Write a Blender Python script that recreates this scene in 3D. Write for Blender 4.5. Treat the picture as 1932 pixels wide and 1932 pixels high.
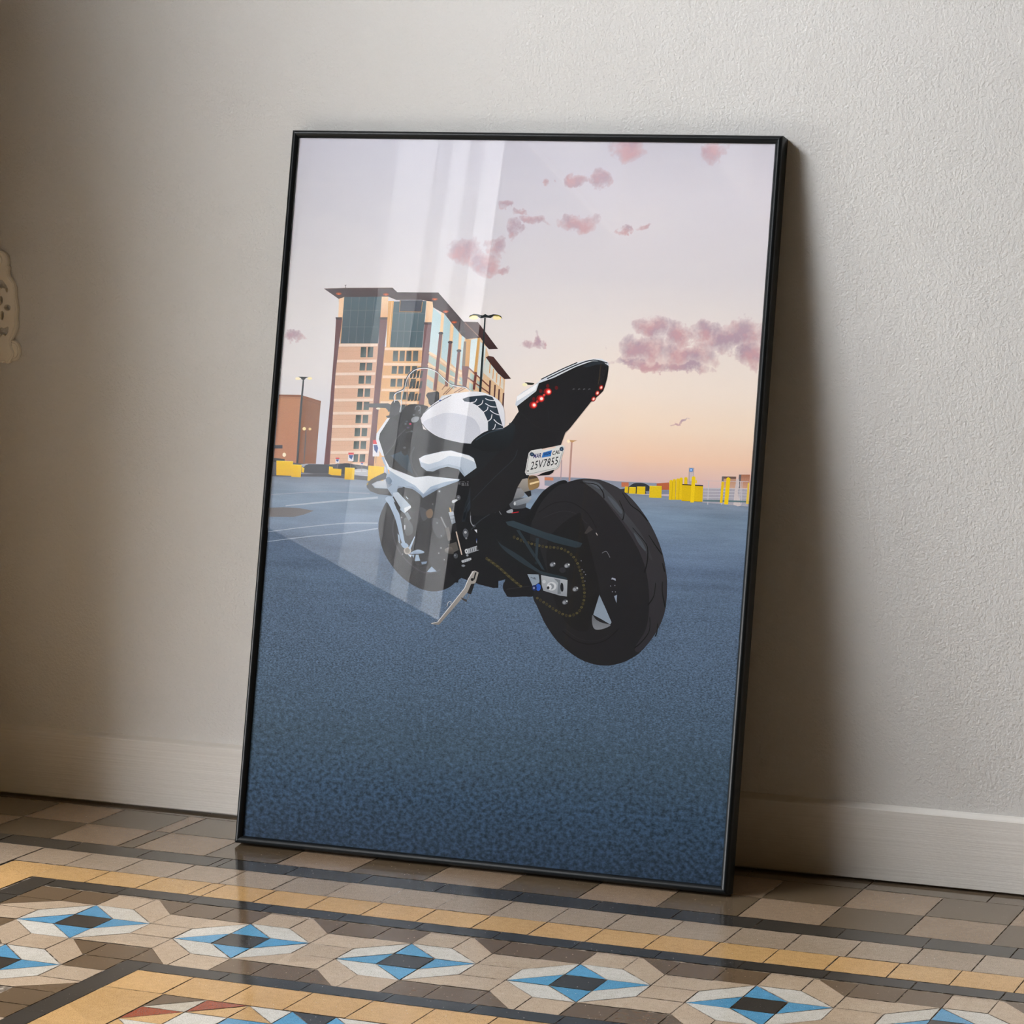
import bpy, bmesh, math, random
from mathutils import Vector, Matrix, geometry
for _o in list(bpy.data.objects): bpy.data.objects.remove(_o)
SC = bpy.context.scene
COL = SC.collection
random.seed(7)

# ------------------------------------------------------------------ camera
cam_data = bpy.data.cameras.new('camera'); cam = bpy.data.objects.new('camera', cam_data); COL.objects.link(cam)
cam_data.sensor_width = 36.0; cam_data.lens = 100.87539; cam_data.clip_start = 0.05
_r, _u, _f = Vector((0.93871437, 0.34399251, 0.02201091)), Vector((-0.05593815, 0.08901652, 0.99445814)), Vector((-0.34012681, 0.93474339, -0.10280339))
cam.matrix_world = Matrix(((_r.x, _u.x, -_f.x, 1.578064), (_r.y, _u.y, -_f.y, -3.506689), (_r.z, _u.z, -_f.z, 0.828145), (0, 0, 0, 1)))
SC.camera = cam

# ------------------------------------------------------------------ light
SC.view_settings.view_transform = 'Standard'; SC.view_settings.look = 'None'
SC.view_settings.exposure = 0.6; SC.view_settings.gamma = 1.0; SC.view_settings.use_curve_mapping = False
world = bpy.data.worlds.new('world'); SC.world = world; world.use_nodes = True
wn = world.node_tree.nodes; wl = world.node_tree.links; wn.clear()
w_out = wn.new('ShaderNodeOutputWorld'); w_bg = wn.new('ShaderNodeBackground'); w_co = wn.new('ShaderNodeTexCoord')
w_sep = wn.new('ShaderNodeSeparateXYZ'); w_rp = wn.new('ShaderNodeValToRGB')
wl.new(w_co.outputs['Generated'], w_sep.inputs[0]); wl.new(w_sep.outputs['Z'], w_rp.inputs['Fac'])
# overcast sky, duller street below the horizon
w_rp.color_ramp.elements[0].position = 0.0; w_rp.color_ramp.elements[0].color = (0.30, 0.30, 0.29, 1)
w_rp.color_ramp.elements[1].position = 0.75; w_rp.color_ramp.elements[1].color = (0.95, 0.98, 1.02, 1)
_e = w_rp.color_ramp.elements.new(0.06); _e.color = (0.62, 0.62, 0.63, 1)
_e = w_rp.color_ramp.elements.new(0.30); _e.color = (0.70, 0.71, 0.73, 1)
wl.new(w_rp.outputs['Color'], w_bg.inputs['Color']); w_bg.inputs['Strength'].default_value = 31.5
wl.new(w_bg.outputs[0], w_out.inputs['Surface'])

WIN_Y0, WIN_Y1, WIN_Z0, WIN_Z1 = -3.28, -0.75, 0.66, 2.85      # opening in the left wall
LEFT_X, WALL_T = -0.60, 0.43
def portal(name, x, y0, y1, z0, z1):
    # sampling guide for the daylight that comes through the window opening; gives off nothing itself
    d = bpy.data.lights.new(name, 'AREA'); d.shape = 'RECTANGLE'; d.size = z1 - z0; d.size_y = y1 - y0
    d.cycles.is_portal = True
    o = bpy.data.objects.new(name, d); COL.objects.link(o)
    o.matrix_world = Matrix.Translation((x, (y0 + y1) / 2, (z0 + z1) / 2)) @ Matrix.Rotation(-math.pi / 2, 4, 'Y')
portal('window_daylight', LEFT_X - WALL_T - 0.02, WIN_Y0, WIN_Y1, WIN_Z0, WIN_Z1)
portal('added_sheen_portal', LEFT_X - WALL_T - 0.02, -4.35, -3.4, 2.2, 3.2)  # portal of the added high opening
portal('added_fill_portal', LEFT_X - WALL_T - 0.02, -1.14, -0.46, 0.04, 0.64)  # portal of the added low opening
SC.cycles.max_bounces = 10; SC.cycles.diffuse_bounces = 5; SC.cycles.transparent_max_bounces = 12
SC.cycles.sample_clamp_indirect = 6.0; SC.cycles.use_denoising = True
SC.cycles.caustics_reflective = False

# ------------------------------------------------------------------ helpers
def srgb(h):
    c = [int(h[i:i + 2], 16) / 255 for i in (0, 2, 4)]
    return tuple(x / 12.92 if x <= 0.04045 else ((x + 0.055) / 1.055) ** 2.4 for x in c)
def mat(name, color=(0.8, 0.8, 0.8), rough=0.5, metallic=0.0, spec=0.5):
    m = bpy.data.materials.new(name); m.use_nodes = True
    b = m.node_tree.nodes['Principled BSDF']
    b.inputs['Base Color'].default_value = (*color, 1); b.inputs['Roughness'].default_value = rough
    b.inputs['Metallic'].default_value = metallic; b.inputs['Specular IOR Level'].default_value = spec
    return m
class N:
    """small node-graph helper"""
    def __init__(s, m): s.m = m; s.t = m.node_tree; s.b = s.t.nodes.get('Principled BSDF')
    def new(s, typ, **kw):
        n = s.t.nodes.new(typ)
        for k, v in kw.items():
            if k.startswith('_'): setattr(n, k[1:], v)
            else: n.inputs[k.replace('__', ' ')].default_value = v
        return n
    def link(s, a, b): s.t.links.new(a, b); return b
    def math(s, op, a, b=0.0, clamp=False):
        n = s.t.nodes.new('ShaderNodeMath'); n.operation = op; n.use_clamp = clamp
        for i, v in enumerate((a, b)):
            if hasattr(v, 'is_linked'): s.link(v, n.inputs[i])
            else: n.inputs[i].default_value = v
        return n.outputs[0]
    def mix(s, f, a, b, blend='MIX'):
        n = s.t.nodes.new('ShaderNodeMix'); n.data_type = 'RGBA'; n.blend_type = blend
        for i, v in ((0, f), (6, a), (7, b)):
            if hasattr(v, 'is_linked'): s.link(v, n.inputs[i])
            elif i == 0: n.inputs[0].default_value = v
            else: n.inputs[i].default_value = (*v, 1)
        return n.outputs[2]
    def ramp(s, f, stops):
        n = s.t.nodes.new('ShaderNodeValToRGB'); e = n.color_ramp.elements
        while len(e) > 1: e.remove(e[-1])
        e[0].position = stops[0][0]; e[0].color = (*stops[0][1], 1)
        for p, c in stops[1:]:
            k = e.new(p); k.color = (*c, 1)
        s.link(f, n.inputs[0]); return n.outputs[0]
    def coord(s, which='Object', scale=(1, 1, 1), loc=(0, 0, 0)):
        c = s.t.nodes.new('ShaderNodeTexCoord'); mp = s.t.nodes.new('ShaderNodeMapping')
        mp.inputs['Scale'].default_value = scale; mp.inputs['Location'].default_value = loc
        s.link(c.outputs[which], mp.inputs[0]); return mp.outputs[0]
    def noise(s, vec, scale, detail=3, rough=0.5):
        n = s.t.nodes.new('ShaderNodeTexNoise'); n.inputs['Scale'].default_value = scale
        n.inputs['Detail'].default_value = detail; n.inputs['Roughness'].default_value = rough
        s.link(vec, n.inputs['Vector']); return n
    def bump(s, h, strength, dist, prev=None):
        n = s.t.nodes.new('ShaderNodeBump'); n.inputs['Strength'].default_value = strength; n.inputs['Distance'].default_value = dist
        s.link(h, n.inputs['Height'])
        if prev is not None: s.link(prev, n.inputs['Normal'])
        return n.outputs[0]
def obj(name, me, m=None, parent=None):
    if isinstance(me, bmesh.types.BMesh):
        b = me; me = bpy.data.meshes.new(name); b.normal_update(); b.to_mesh(me); b.free()
    o = bpy.data.objects.new(name, me); COL.objects.link(o)
    for x in (m if isinstance(m, (list, tuple)) else [m]):
        if x: me.materials.append(x)
    if parent: o.parent = parent
    return o
def tag(o, label=None, cat=None, group=None, kind=None):
    for k, v in (('label', label), ('category', cat), ('group', group), ('kind', kind)):
        if v: o[k] = v
    return o
def box(bm, x0, y0, z0, x1, y1, z1):
    v = [bm.verts.new(p) for p in ((x0, y0, z0), (x1, y0, z0), (x1, y1, z0), (x0, y1, z0), (x0, y0, z1), (x1, y0, z1), (x1, y1, z1), (x0, y1, z1))]
    for f in ((3, 2, 1, 0), (4, 5, 6, 7), (0, 1, 5, 4), (1, 2, 6, 5), (2, 3, 7, 6), (3, 0, 4, 7)): bm.faces.new([v[i] for i in f])
def boxes(*bs):
    bm = bmesh.new()
    for b in bs: box(bm, *b)
    return bm
def struct(name, bm, m, label, cat): return tag(obj(name, bm, m), label, cat, kind='structure')

# ------------------------------------------------------------------ room materials
plaster = mat('plaster_paint', srgb('d7d6d4'), 0.85, spec=0.25); g = N(plaster)
v = g.coord('Object')
n1 = g.noise(v, 265, 3, .6); n2 = g.noise(v, 38, 4, .55); n3 = g.noise(v, 3.0, 3)
b1 = g.bump(n1.outputs[0], 0.75, 0.0020); b2 = g.bump(n2.outputs[0], 0.22, 0.004, b1)
g.link(b2, g.b.inputs['Normal'])
g.link(g.mix(n3.outputs[0], srgb('d7d6d4'), srgb('d0cfcc')), g.b.inputs['Base Color'])
skirt = mat('baseboard_paint', srgb('dcd9d4'), 0.6, spec=0.3); g = N(skirt)
v = g.coord('Object', (1.5, 30, 130)); n1 = g.noise(v, 3.0, 4, .6)
v2 = g.coord('Object'); n2 = g.noise(v2, 160, 2)
g.link(g.bump(n2.outputs[0], 0.25, 0.001, g.bump(n1.outputs[0], 0.45, 0.0012)), g.b.inputs['Normal'])
g.link(g.ramp(n1.outputs[0], [(.3, srgb('d7d4ce')), (.7, srgb('e0ddd8'))]), g.b.inputs['Base Color'])
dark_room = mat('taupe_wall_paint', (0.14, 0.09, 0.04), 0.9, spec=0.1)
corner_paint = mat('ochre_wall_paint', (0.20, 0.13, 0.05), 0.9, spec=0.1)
white_wood = mat('white_window_paint', srgb('dcd9d2'), 0.5)

# ------------------------------------------------------------------ room shell
XR, YF, ZC = 3.3, -5.6, 3.4
struct('wall_back', boxes((LEFT_X - WALL_T, 0.01, -0.02, XR + .1, 0.13, ZC)), plaster, 'plain off-white plastered wall that the framed print leans on', 'wall')
bm = bmesh.new()
prof = [(-0.0004, 0.0035), (-0.0004, 0.0925), (0.0012, 0.0942), (0.0065, 0.0968), (0.0095, 0.0985), (0.0105, 0.0985), (0.0105, 0.0035)]
a = [bm.verts.new((LEFT_X, y, z)) for y, z in prof]; b = [bm.verts.new((XR, y, z)) for y, z in prof]
for i in range(len(prof)):
    j = (i + 1) % len(prof); bm.faces.new((a[i], b[i], b[j], a[j]))
bm.faces.new(a[::-1]); bm.faces.new(b)
struct('baseboard_back', bm, skirt, 'low pale grey painted baseboard running along the wall behind the frame', 'baseboard')
x0 = LEFT_X - WALL_T; x1 = LEFT_X
W2Y0, W2Y1, W2Z0, W2Z1 = -4.35, -3.4, 2.2, 3.2       # added unseen opening, put in for a sheen on the floor
LW = (-1.14, -0.46, 0.04, 0.64)          # added unseen opening near the corner, brightens the lower wall
struct('wall_left', boxes((x0, LW[1], -0.02, x1, 0.01, ZC), (x0, WIN_Y1, LW[3], x1, LW[1], ZC), (x0, LW[0], -0.02, x1, LW[1], LW[2]), (x0, WIN_Y0, -0.02, x1, LW[0], WIN_Z0), (x0, LW[0], LW[3], x1, WIN_Y1, WIN_Z0), (x0, WIN_Y0, WIN_Z1, x1, WIN_Y1, ZC),
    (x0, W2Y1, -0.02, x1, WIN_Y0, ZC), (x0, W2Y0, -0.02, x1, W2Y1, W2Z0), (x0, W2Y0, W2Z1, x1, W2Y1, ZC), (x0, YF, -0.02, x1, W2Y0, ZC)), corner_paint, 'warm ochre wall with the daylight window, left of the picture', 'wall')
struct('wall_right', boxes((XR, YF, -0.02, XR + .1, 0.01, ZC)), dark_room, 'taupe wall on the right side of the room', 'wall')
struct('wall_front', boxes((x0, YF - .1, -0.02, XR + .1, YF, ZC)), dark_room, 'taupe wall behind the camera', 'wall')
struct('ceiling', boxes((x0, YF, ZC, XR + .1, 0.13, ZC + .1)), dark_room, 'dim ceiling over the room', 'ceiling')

# window with mullions
fx = LEFT_X - 0.39
w = tag(bpy.data.objects.new('window_1', None), 'tall white framed window in the left wall, half covered by a sheer curtain', 'window', kind='structure'); COL.objects.link(w)
w.location = (fx, (WIN_Y0 + WIN_Y1) / 2, WIN_Z0)
hw = (WIN_Y1 - WIN_Y0) / 2; hz = WIN_Z1 - WIN_Z0; t = 0.035
obj('window_frame', boxes((-.02, -hw, 0, .02, -hw + t, hz), (-.02, hw - t, 0, .02, hw, hz), (-.02, -hw + t, 0, .02, hw - t, t), (-.02, -hw + t, hz - t, .02, hw - t, hz)), white_wood, w)
obj('window_mullion', boxes((-.018, -.02, t, .018, .02, hz - t)), white_wood, w)
w = tag(bpy.data.objects.new('added_sheen_window', None), 'added unseen high window for the floor sheen, closed by a pale blind', 'window', kind='structure'); COL.objects.link(w)
w.location = (fx, (W2Y0 + W2Y1) / 2, W2Z0); hw = (W2Y1 - W2Y0) / 2; hz = W2Z1 - W2Z0
obj('window_frame', boxes((-.02, -hw, 0, .02, -hw + t, hz), (-.02, hw - t, 0, .02, hw, hz), (-.02, -hw + t, 0, .02, hw - t, t), (-.02, -hw + t, hz - t, .02, hw - t, hz)), white_wood, w)

w = tag(bpy.data.objects.new('added_fill_window', None), 'added unseen low window by the left corner, brightens the lower wall', 'window', kind='structure'); COL.objects.link(w)
w.location = (fx, (LW[0] + LW[1]) / 2, LW[2]); hw = (LW[1] - LW[0]) / 2; hz = LW[3] - LW[2]; t = .02
obj('window_frame', boxes((-.02, -hw, 0, .02, -hw + t, hz), (-.02, hw - t, 0, .02, hw, hz), (-.02, -hw + t, 0, .02, hw - t, t), (-.02, -hw + t, hz - t, .02, hw - t, hz)), white_wood, w)

# ------------------------------------------------------------------ tiled floor
TH, ORG, S = -0.0209420, (0.000000, -0.598264), 0.05
_c, _s = math.cos(TH), math.sin(TH)
def FW(x, y): return (ORG[0] + S * (_c * x - _s * y), ORG[1] + S * (_s * x + _c * y))
TC = {'beige': 'ad9b87', 'sand': 'c3ae96', 'lightsq': 'a18b74', 'darksq': '6e5f4c', 'brown': '705d48', 'ochre': 'd0a872', 'blue': '5c9fc8', 'white': 'd6d2c8', 'dark': '3c3a37', 'red': '9c4a30', 'cream': 'c8bfae', 'edge': '6f6252'}
tiles = []          # (kind, polygon in tile units, z)
def tile(kind, pts, z=0.0): tiles.append((kind, pts, z))
def rect(kind, x0, y0, x1, y1, z=0.0): tile(kind, [(x0, y0), (x1, y0), (x1, y1), (x0, y1)], z)
P = 4.0883
D2L, D2U, D3U, D3L, OU, D1L, D1U, AB, AT = 2.70, 3.387, -2.57, -3.237, 4.746, 6.316, 7.301, 9.366, 11.42
BE = 2.66
def octagon(cx, cy):
    def r(p, k):
        x, y = p
        for _ in range(k): x, y = y, -x
        return (cx + x, cy + y)
    rect('dark', cx - .5, cy - .5, cx + .5, cy + .5)
    for k in range(4):
        tile('blue', [r(p, k) for p in ((-.5, .5), (.5, .5), (-.5, 1.5))])
        tile('white', [r(p, k) for p in ((-.5, 1.5), (.5, .5), (1.5, .5), (.5, 1.5))])
        tile('sand', [r(p, k) for p in ((-.5, 1.5), (.5, 1.5), (.5, 2.585), (-.5, 2.585))])
        tile('sand', [r(p, k) for p in ((.5, 1.5), (1.5, .5), (1.5, 1.47), (.62, 2.585), (.5, 2.585))])
gap = P - 3
def joins_h(cx, cy):      # between an octagon and the next one along x
    a = cx + 1.5; b = a + gap
    for y0, y1 in ((.5, 1.47), (-.5, .5), (-1.47, -.5)): rect('sand', a, cy + y0, b, cy + y1)
def joins_v(cx, cy):
    a = cy - 1.5; b = a - gap
    for x0, x1 in ((-1.47, -.5), (.5, 1.47)): rect('sand', cx + x0, b, cx + x1, a)
for k in range(0, 8):
    octagon(k * P, 0); joins_h(k * P, 0)
for j in range(1, 3):
    octagon(0, -j * P)
ZB = -0.00025
for k in range(-1, 8):     # brown infill behind the rings
    x = k * P
    rows = [(1.5, 2.66)] + ([(-2.56, -1.5)])
    for y0, y1 in rows:
        if k >= 0:
            rect('brown', x + .5, y0, x + 1.5, y1, ZB); rect('brown', x + 1.5, y0, x + 1.5 + gap, y1, ZB)
        rect('brown', x + P - 1.5, y0, x + P - .5, y1, ZB)
for j in range(0, 3):
    y = -j * P
    for x0, x1 in ((-2.66, -1.5), (1.5, 2.56)):
        if j: rect('brown', x0, y + .5, x1, y + 1.5, ZB)
        if j or x0 < 0: rect('brown', x0, y - 1.5, x1, y - .5, ZB)
        rect('brown', x0, y - 1.5 - gap, x1, y - 1.5, ZB)
rect('brown', -2.66, .5, -1.5, 1.5, ZB); rect('brown', -2.66, 1.5, -1.5, 2.66, ZB)
# beige edge strips along the band
for k in range(0, 8):
    rect('sand', k * P - .5, 2.585, k * P + .5, 2.66)
def row(kind, y0, y1, x0, joints, x1):
    xs = [x0] + [j for j in joints if x0 < j < x1] + [x1]
    for a, b in zip(xs, xs[1:]): rect(kind, a, y0, b, y1)
def colm(kind, x0, x1, y0, joints, y1):
    ys = [y0] + [j for j in joints if y0 < j < y1] + [y1]
    for a, b in zip(ys, ys[1:]): rect(kind, x0, a, x1, b)
XE = 30.0
row('dark', D2L, D2U, -2.65, [-.68] + [1.29 + 1.965 * k for k in range(0, 15)], XE)
colm('dark', -3.33, -2.65, -14, [.72 - 2.0 * k for k in range(0, 9)] + [1.55], D2U)
row('dark', D3L, D3U, 3.2, [5.16 + 1.94 * k for k in range(0, 14)], XE)
colm('dark', 2.57, 3.2, -14, [-5.05 - 2.0 * k for k in range(0, 5)], D3U)
row('ochre', D2U, OU, -3.4, [-1.92, -.5, .94, 1.3] + [2.69 + 1.416 * k for k in range(0, 20)], XE)
colm('ochre', -4.71, -3.4, -14, [3.35 - 1.42 * k for k in range(0, 13)], OU)
row('beige', OU, D1L, -4.75, [-3.28, -1.82, -.36, 1.08] + [2.53 + 1.445 * k for k in range(0, 20)], XE)
colm('beige', -6.3, -4.75, -14, [4.85 - 1.44 * k for k in range(0, 13)], D1L)
row('dark', D1L, D1U, -6.25, [-4.17, -2.12, -.04, .2] + [2.1 + 2.035 * k for k in range(0, 14)], XE)
colm('dark', -7.25, -6.25, -14, [5.3 - 2.04 * k for k in range(0, 9)], D1U)
def checks(y0, y1, first):
    xs = [-9.28, -7.23, -5.2, -3.2, -2.7] + [-.65 + 2.043 * k for k in range(0, 16)]
    for i, (a, b) in enumerate(zip(xs, xs[1:])):
        rect('darksq' if (i + first) % 2 else 'lightsq', a, y0, b, y1)
checks(D1U, AB, 0); checks(AB, AT, 1)
for k in range(9):
    for c in range(2): rect('darksq' if (k + c) % 2 else 'lightsq', -7.25 - 2.05 * (c + 1), D1U - 2.05 * (k + 1), -7.25 - 2.05 * c, D1U - 2.05 * k)
row('edge', AT, 13.4, -14, [-6 + 3.1 * k for k in range(14)], XE)
row('ochre', -4.72, D3L, 3.2, [4.6 + 1.415 * k for k in range(0, 18)], XE)
colm('ochre', 3.2, 4.65, -14, [-6.13 - 1.42 * k for k in range(0, 6)], -4.72)
# inner carpet: one-unit squares cut on the diagonal
G0X, G0Y, U = 4.67, -4.74, 1.0
def cell(i, j, kinds, diag='/'):
    x, y = G0X + i * U, G0Y - j * U
    if len(kinds) == 1: rect(kinds[0], x, y - U, x + U, y); return
    if diag == '/': tile(kinds[0], [(x, y - U), (x + U, y), (x, y)]); tile(kinds[1], [(x, y - U), (x + U, y - U), (x + U, y)])
    else: tile(kinds[0], [(x, y), (x, y - U), (x + U, y - U)]); tile(kinds[1], [(x, y), (x + U, y - U), (x + U, y)])
base = {(0, 0): ('brown', 'cream'), (1, 0): ('red', 'ochre'), (0, 1): ('red', 'ochre'), (1, 1): ('white',), (2, 0): ('ochre', 'white', '\\'),
        (3, 0): ('blue', 'dark', '\\'), (2, 1): ('blue', 'cream'), (0, 2): ('ochre', 'white', '\\'), (1, 2): ('blue', 'cream'), (3, 1): ('cream',), (0, 3): ('blue', 'dark', '\\')}
for i in range(0, 25):
    for j in range(0, 8):
        k = base.get((i, j)) or base.get((4 + (i % 4) if i > 3 else i, j))
        if k is None: k = [('beige', 'blue'), ('white', 'beige', '\\'), ('cream',), ('blue', 'white', '\\'), ('dark', 'cream')][(i * 2 + j * 3) % 5]
        cell(i, j, [c for c in k if c not in '/\\'], '\\' if '\\' in k else '/')
fb = bmesh.new(); cl = fb.loops.layers.float_color.new('tile')
def inset(pts, d):
    n = len(pts); ar = sum(pts[i][0] * pts[(i + 1) % n][1] - pts[(i + 1) % n][0] * pts[i][1] for i in range(n))
    if ar < 0: pts = pts[::-1]
    out = []
    for i in range(n):
        a, b, c = Vector(pts[i - 1]), Vector(pts[i]), Vector(pts[(i + 1) % n])
        e1 = (b - a).normalized(); e2 = (c - b).normalized()
        n1 = Vector((-e1.y, e1.x)); n2 = Vector((-e2.y, e2.x)); k = 1 + n1.dot(n2)
        out.append(b + (n1 + n2) * (d / max(k, .25)))
    return out
for kind, pts, z in tiles:
    q = inset(pts, random.uniform(.009, .020))
    zz = z + random.uniform(-.00012, .00008); tx, ty = random.uniform(-1, 1) * .0015, random.uniform(-1, 1) * .0015
    cx = sum(p.x for p in q) / len(q); cy = sum(p.y for p in q) / len(q)
    vs = []
    for p in q:
        X, Y = FW(p.x + random.uniform(-.004, .004), p.y + random.uniform(-.004, .004))
        if Y > 0.0102: Y = 0.0102
        vs.append(fb.verts.new((max(X, LEFT_X), Y, zz + ((p.x - cx) * tx + (p.y - cy) * ty) * S)))
    try: f = fb.faces.new(vs)
    except ValueError: continue
    c = srgb(TC[kind]); j = random.uniform(.93, 1.06); w_ = random.uniform(-.012, .012)
    for l in f.loops: l[cl] = (min(1, c[0] * j * (1 + w_)), min(1, c[1] * j), min(1, c[2] * j * (1 - w_)), 1)
bmesh.ops.delete(fb, geom=[f for f in fb.faces if f.calc_area() < 1e-7], context='FACES')
for f in fb.faces:
    f.normal_update()
    if f.normal.z < 0: f.normal_flip()
    f.material_index = 0
gv = [fb.verts.new(p) for p in ((LEFT_X, YF, -.0009), (XR, YF, -.0009), (XR, .0102, -.0009), (LEFT_X, .0102, -.0009))]
gf = fb.faces.new(gv); gf.material_index = 1
box(fb, LEFT_X - WALL_T, YF, -.05, XR, .13, -.02)
tile_m = mat('cement_tile', (0.5, 0.5, 0.5), 0.2); g = N(tile_m)
vc = g.new('ShaderNodeVertexColor', _layer_name='tile')
v = g.coord('Object'); ns = g.noise(v, 780, 2, .7); nm = g.noise(v, 120, 4, .6); nl = g.noise(v, 9, 4, .6)
sp = g.ramp(ns.outputs[0], [(.34, (.50, .48, .46)), (.47, (1, 1, 1)), (.62, (1, 1, 1)), (.74, (1.0, 1.0, 1.0))])
c1 = g.mix(1.0, vc.outputs[0], sp, 'MULTIPLY')
c2 = g.mix(1.0, c1, g.ramp(nm.outputs[0], [(.3, (.90, .89, .87)), (.7, (1.06, 1.06, 1.06))]), 'MULTIPLY')
c3 = g.mix(1.0, c2, g.ramp(nl.outputs[0], [(.3, (.93, .91, .88)), (.7, (1.04, 1.04, 1.05))]), 'MULTIPLY')
pit = g.noise(v, 420, 1, .4)
c4 = g.mix(g.math('GREATER_THAN', pit.outputs[0], .775), c3, (.75, .72, .68))
g.link(c4, g.b.inputs['Base Color'])
g.link(g.math('ADD', g.math('MULTIPLY', nl.outputs[0], .10), g.math('MULTIPLY', nm.outputs[0], .12)), g.b.inputs['Roughness'])
g.b.inputs['Specular IOR Level'].default_value = 0.8
g.link(g.bump(nm.outputs[0], 0.06, 0.0008, g.bump(ns.outputs[0], .05, .0003)), g.b.inputs['Normal'])
grout = mat('tile_grout', srgb('6d6459'), 0.9, spec=0.1); g = N(grout)
v = g.coord('Object'); n = g.noise(v, 60, 4, .7)
g.link(g.ramp(n.outputs[0], [(.35, srgb('3a322a')), (.5, srgb('766a5c')), (.62, srgb('b5aa9c'))]), g.b.inputs['Base Color'])
struct('floor', fb, [tile_m, grout], 'patterned cement mosaic floor with blue stars and dark and ochre bands', 'floor')

# ------------------------------------------------------------------ framed print
FRW, FRH, FRD, RW = 0.669778, 0.942038, 0.027030, 0.0098
frame = bpy.data.objects.new('picture_frame', None); COL.objects.link(frame)
tag(frame, 'large motorcycle print in a thin black frame, leaning against the wall on the tiles', 'picture frame')
X_, N_, U_ = Vector((0.99998655, -0.00518684, 0.00000000)), Vector((0.00512143, 0.98737684, -0.15830586)), Vector((0.00082111, 0.15830373, 0.98739012))
frame.matrix_world = Matrix(((X_.x, N_.x, U_.x, -0.015832), (X_.y, N_.y, U_.y, -0.162001), (X_.z, N_.z, U_.z, 0.004279), (0, 0, 0, 1)))
# local axes of the frame: x right, y into the picture, z up the picture
black = mat('black_frame_lacquer', (0.004, 0.006, 0.0075), 0.36, spec=0.26)
rail_prof = [(0, FRD), (0, .0034), (.0003, .0024), (.001, .0014), (.0021, .0006), (.0034, .0001), (.0046, .0002), (.0058, .0007), (.0070, .0015), (.0081, .0025), (.0090, .0036), (RW, .0047), (RW, .0060), (.006, .0060), (.006, FRD)]
def rail(p0, p1, inward):
    bm = bmesh.new(); p0 = Vector(p0); p1 = Vector(p1); ax = (p1 - p0).normalized(); inw = Vector(inward); rings = []
    for base, sgn in ((p0, 1), (p1, -1)):
        rings.append([bm.verts.new(base + inw * w_ + ax * (w_ * sgn) + Vector((0, d, 0))) for w_, d in rail_prof])
    n = len(rail_prof)
    for i in range(n):
        j = (i + 1) % n; bm.faces.new((rings[0][i], rings[0][j], rings[1][j], rings[1][i]))
    bm.faces.new(rings[0][::-1]); bm.faces.new(rings[1])
    bmesh.ops.recalc_face_normals(bm, faces=bm.faces)
    for f in bm.faces:
        f.smooth = len(f.verts) == 4
    o = obj('frame_rail', bm, black, frame)
    md = o.modifiers.new('split', 'EDGE_SPLIT'); md.split_angle = math.radians(40)
    return o
rail((0, 0, FRH), (FRW, 0, FRH), (0, 0, -1)); rail((0, 0, 0), (FRW, 0, 0), (0, 0, 1))
rail((0, 0, 0), (0, 0, FRH), (1, 0, 0)); rail((FRW, 0, 0), (FRW, 0, FRH), (-1, 0, 0))
board = mat('brown_backing_board', (.18, .12, .07), .8)
obj('backing_board', boxes((.0062, .0062, .0062, FRW - .0062, .010, FRH - .0062)), board, frame)
# glazing
glass = bpy.data.materials.new('clear_glazing'); glass.use_nodes = True; gt = glass.node_tree; gt.nodes.clear(); g = N(glass)
go = g.new('ShaderNodeOutputMaterial'); gtr = g.new('ShaderNodeBsdfTransparent'); ggl = g.new('ShaderNodeBsdfGlossy', Roughness=0.0)
gfr = g.new('ShaderNodeFresnel', IOR=1.41); gm = g.new('ShaderNodeMixShader'); gge = g.new('ShaderNodeNewGeometry')
g.link(g.math('MULTIPLY', gfr.outputs[0], g.math('SUBTRACT', 1.0, gge.outputs['Backfacing'])), gm.inputs[0]); g.link(gtr.outputs[0], gm.inputs[1]); g.link(ggl.outputs[0], gm.inputs[2]); g.link(gm.outputs[0], go.inputs[0])
obj('glazing', boxes((.0099, .0030, .0099, FRW - .0099, .0042, FRH - .0099)), glass, frame)

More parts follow.
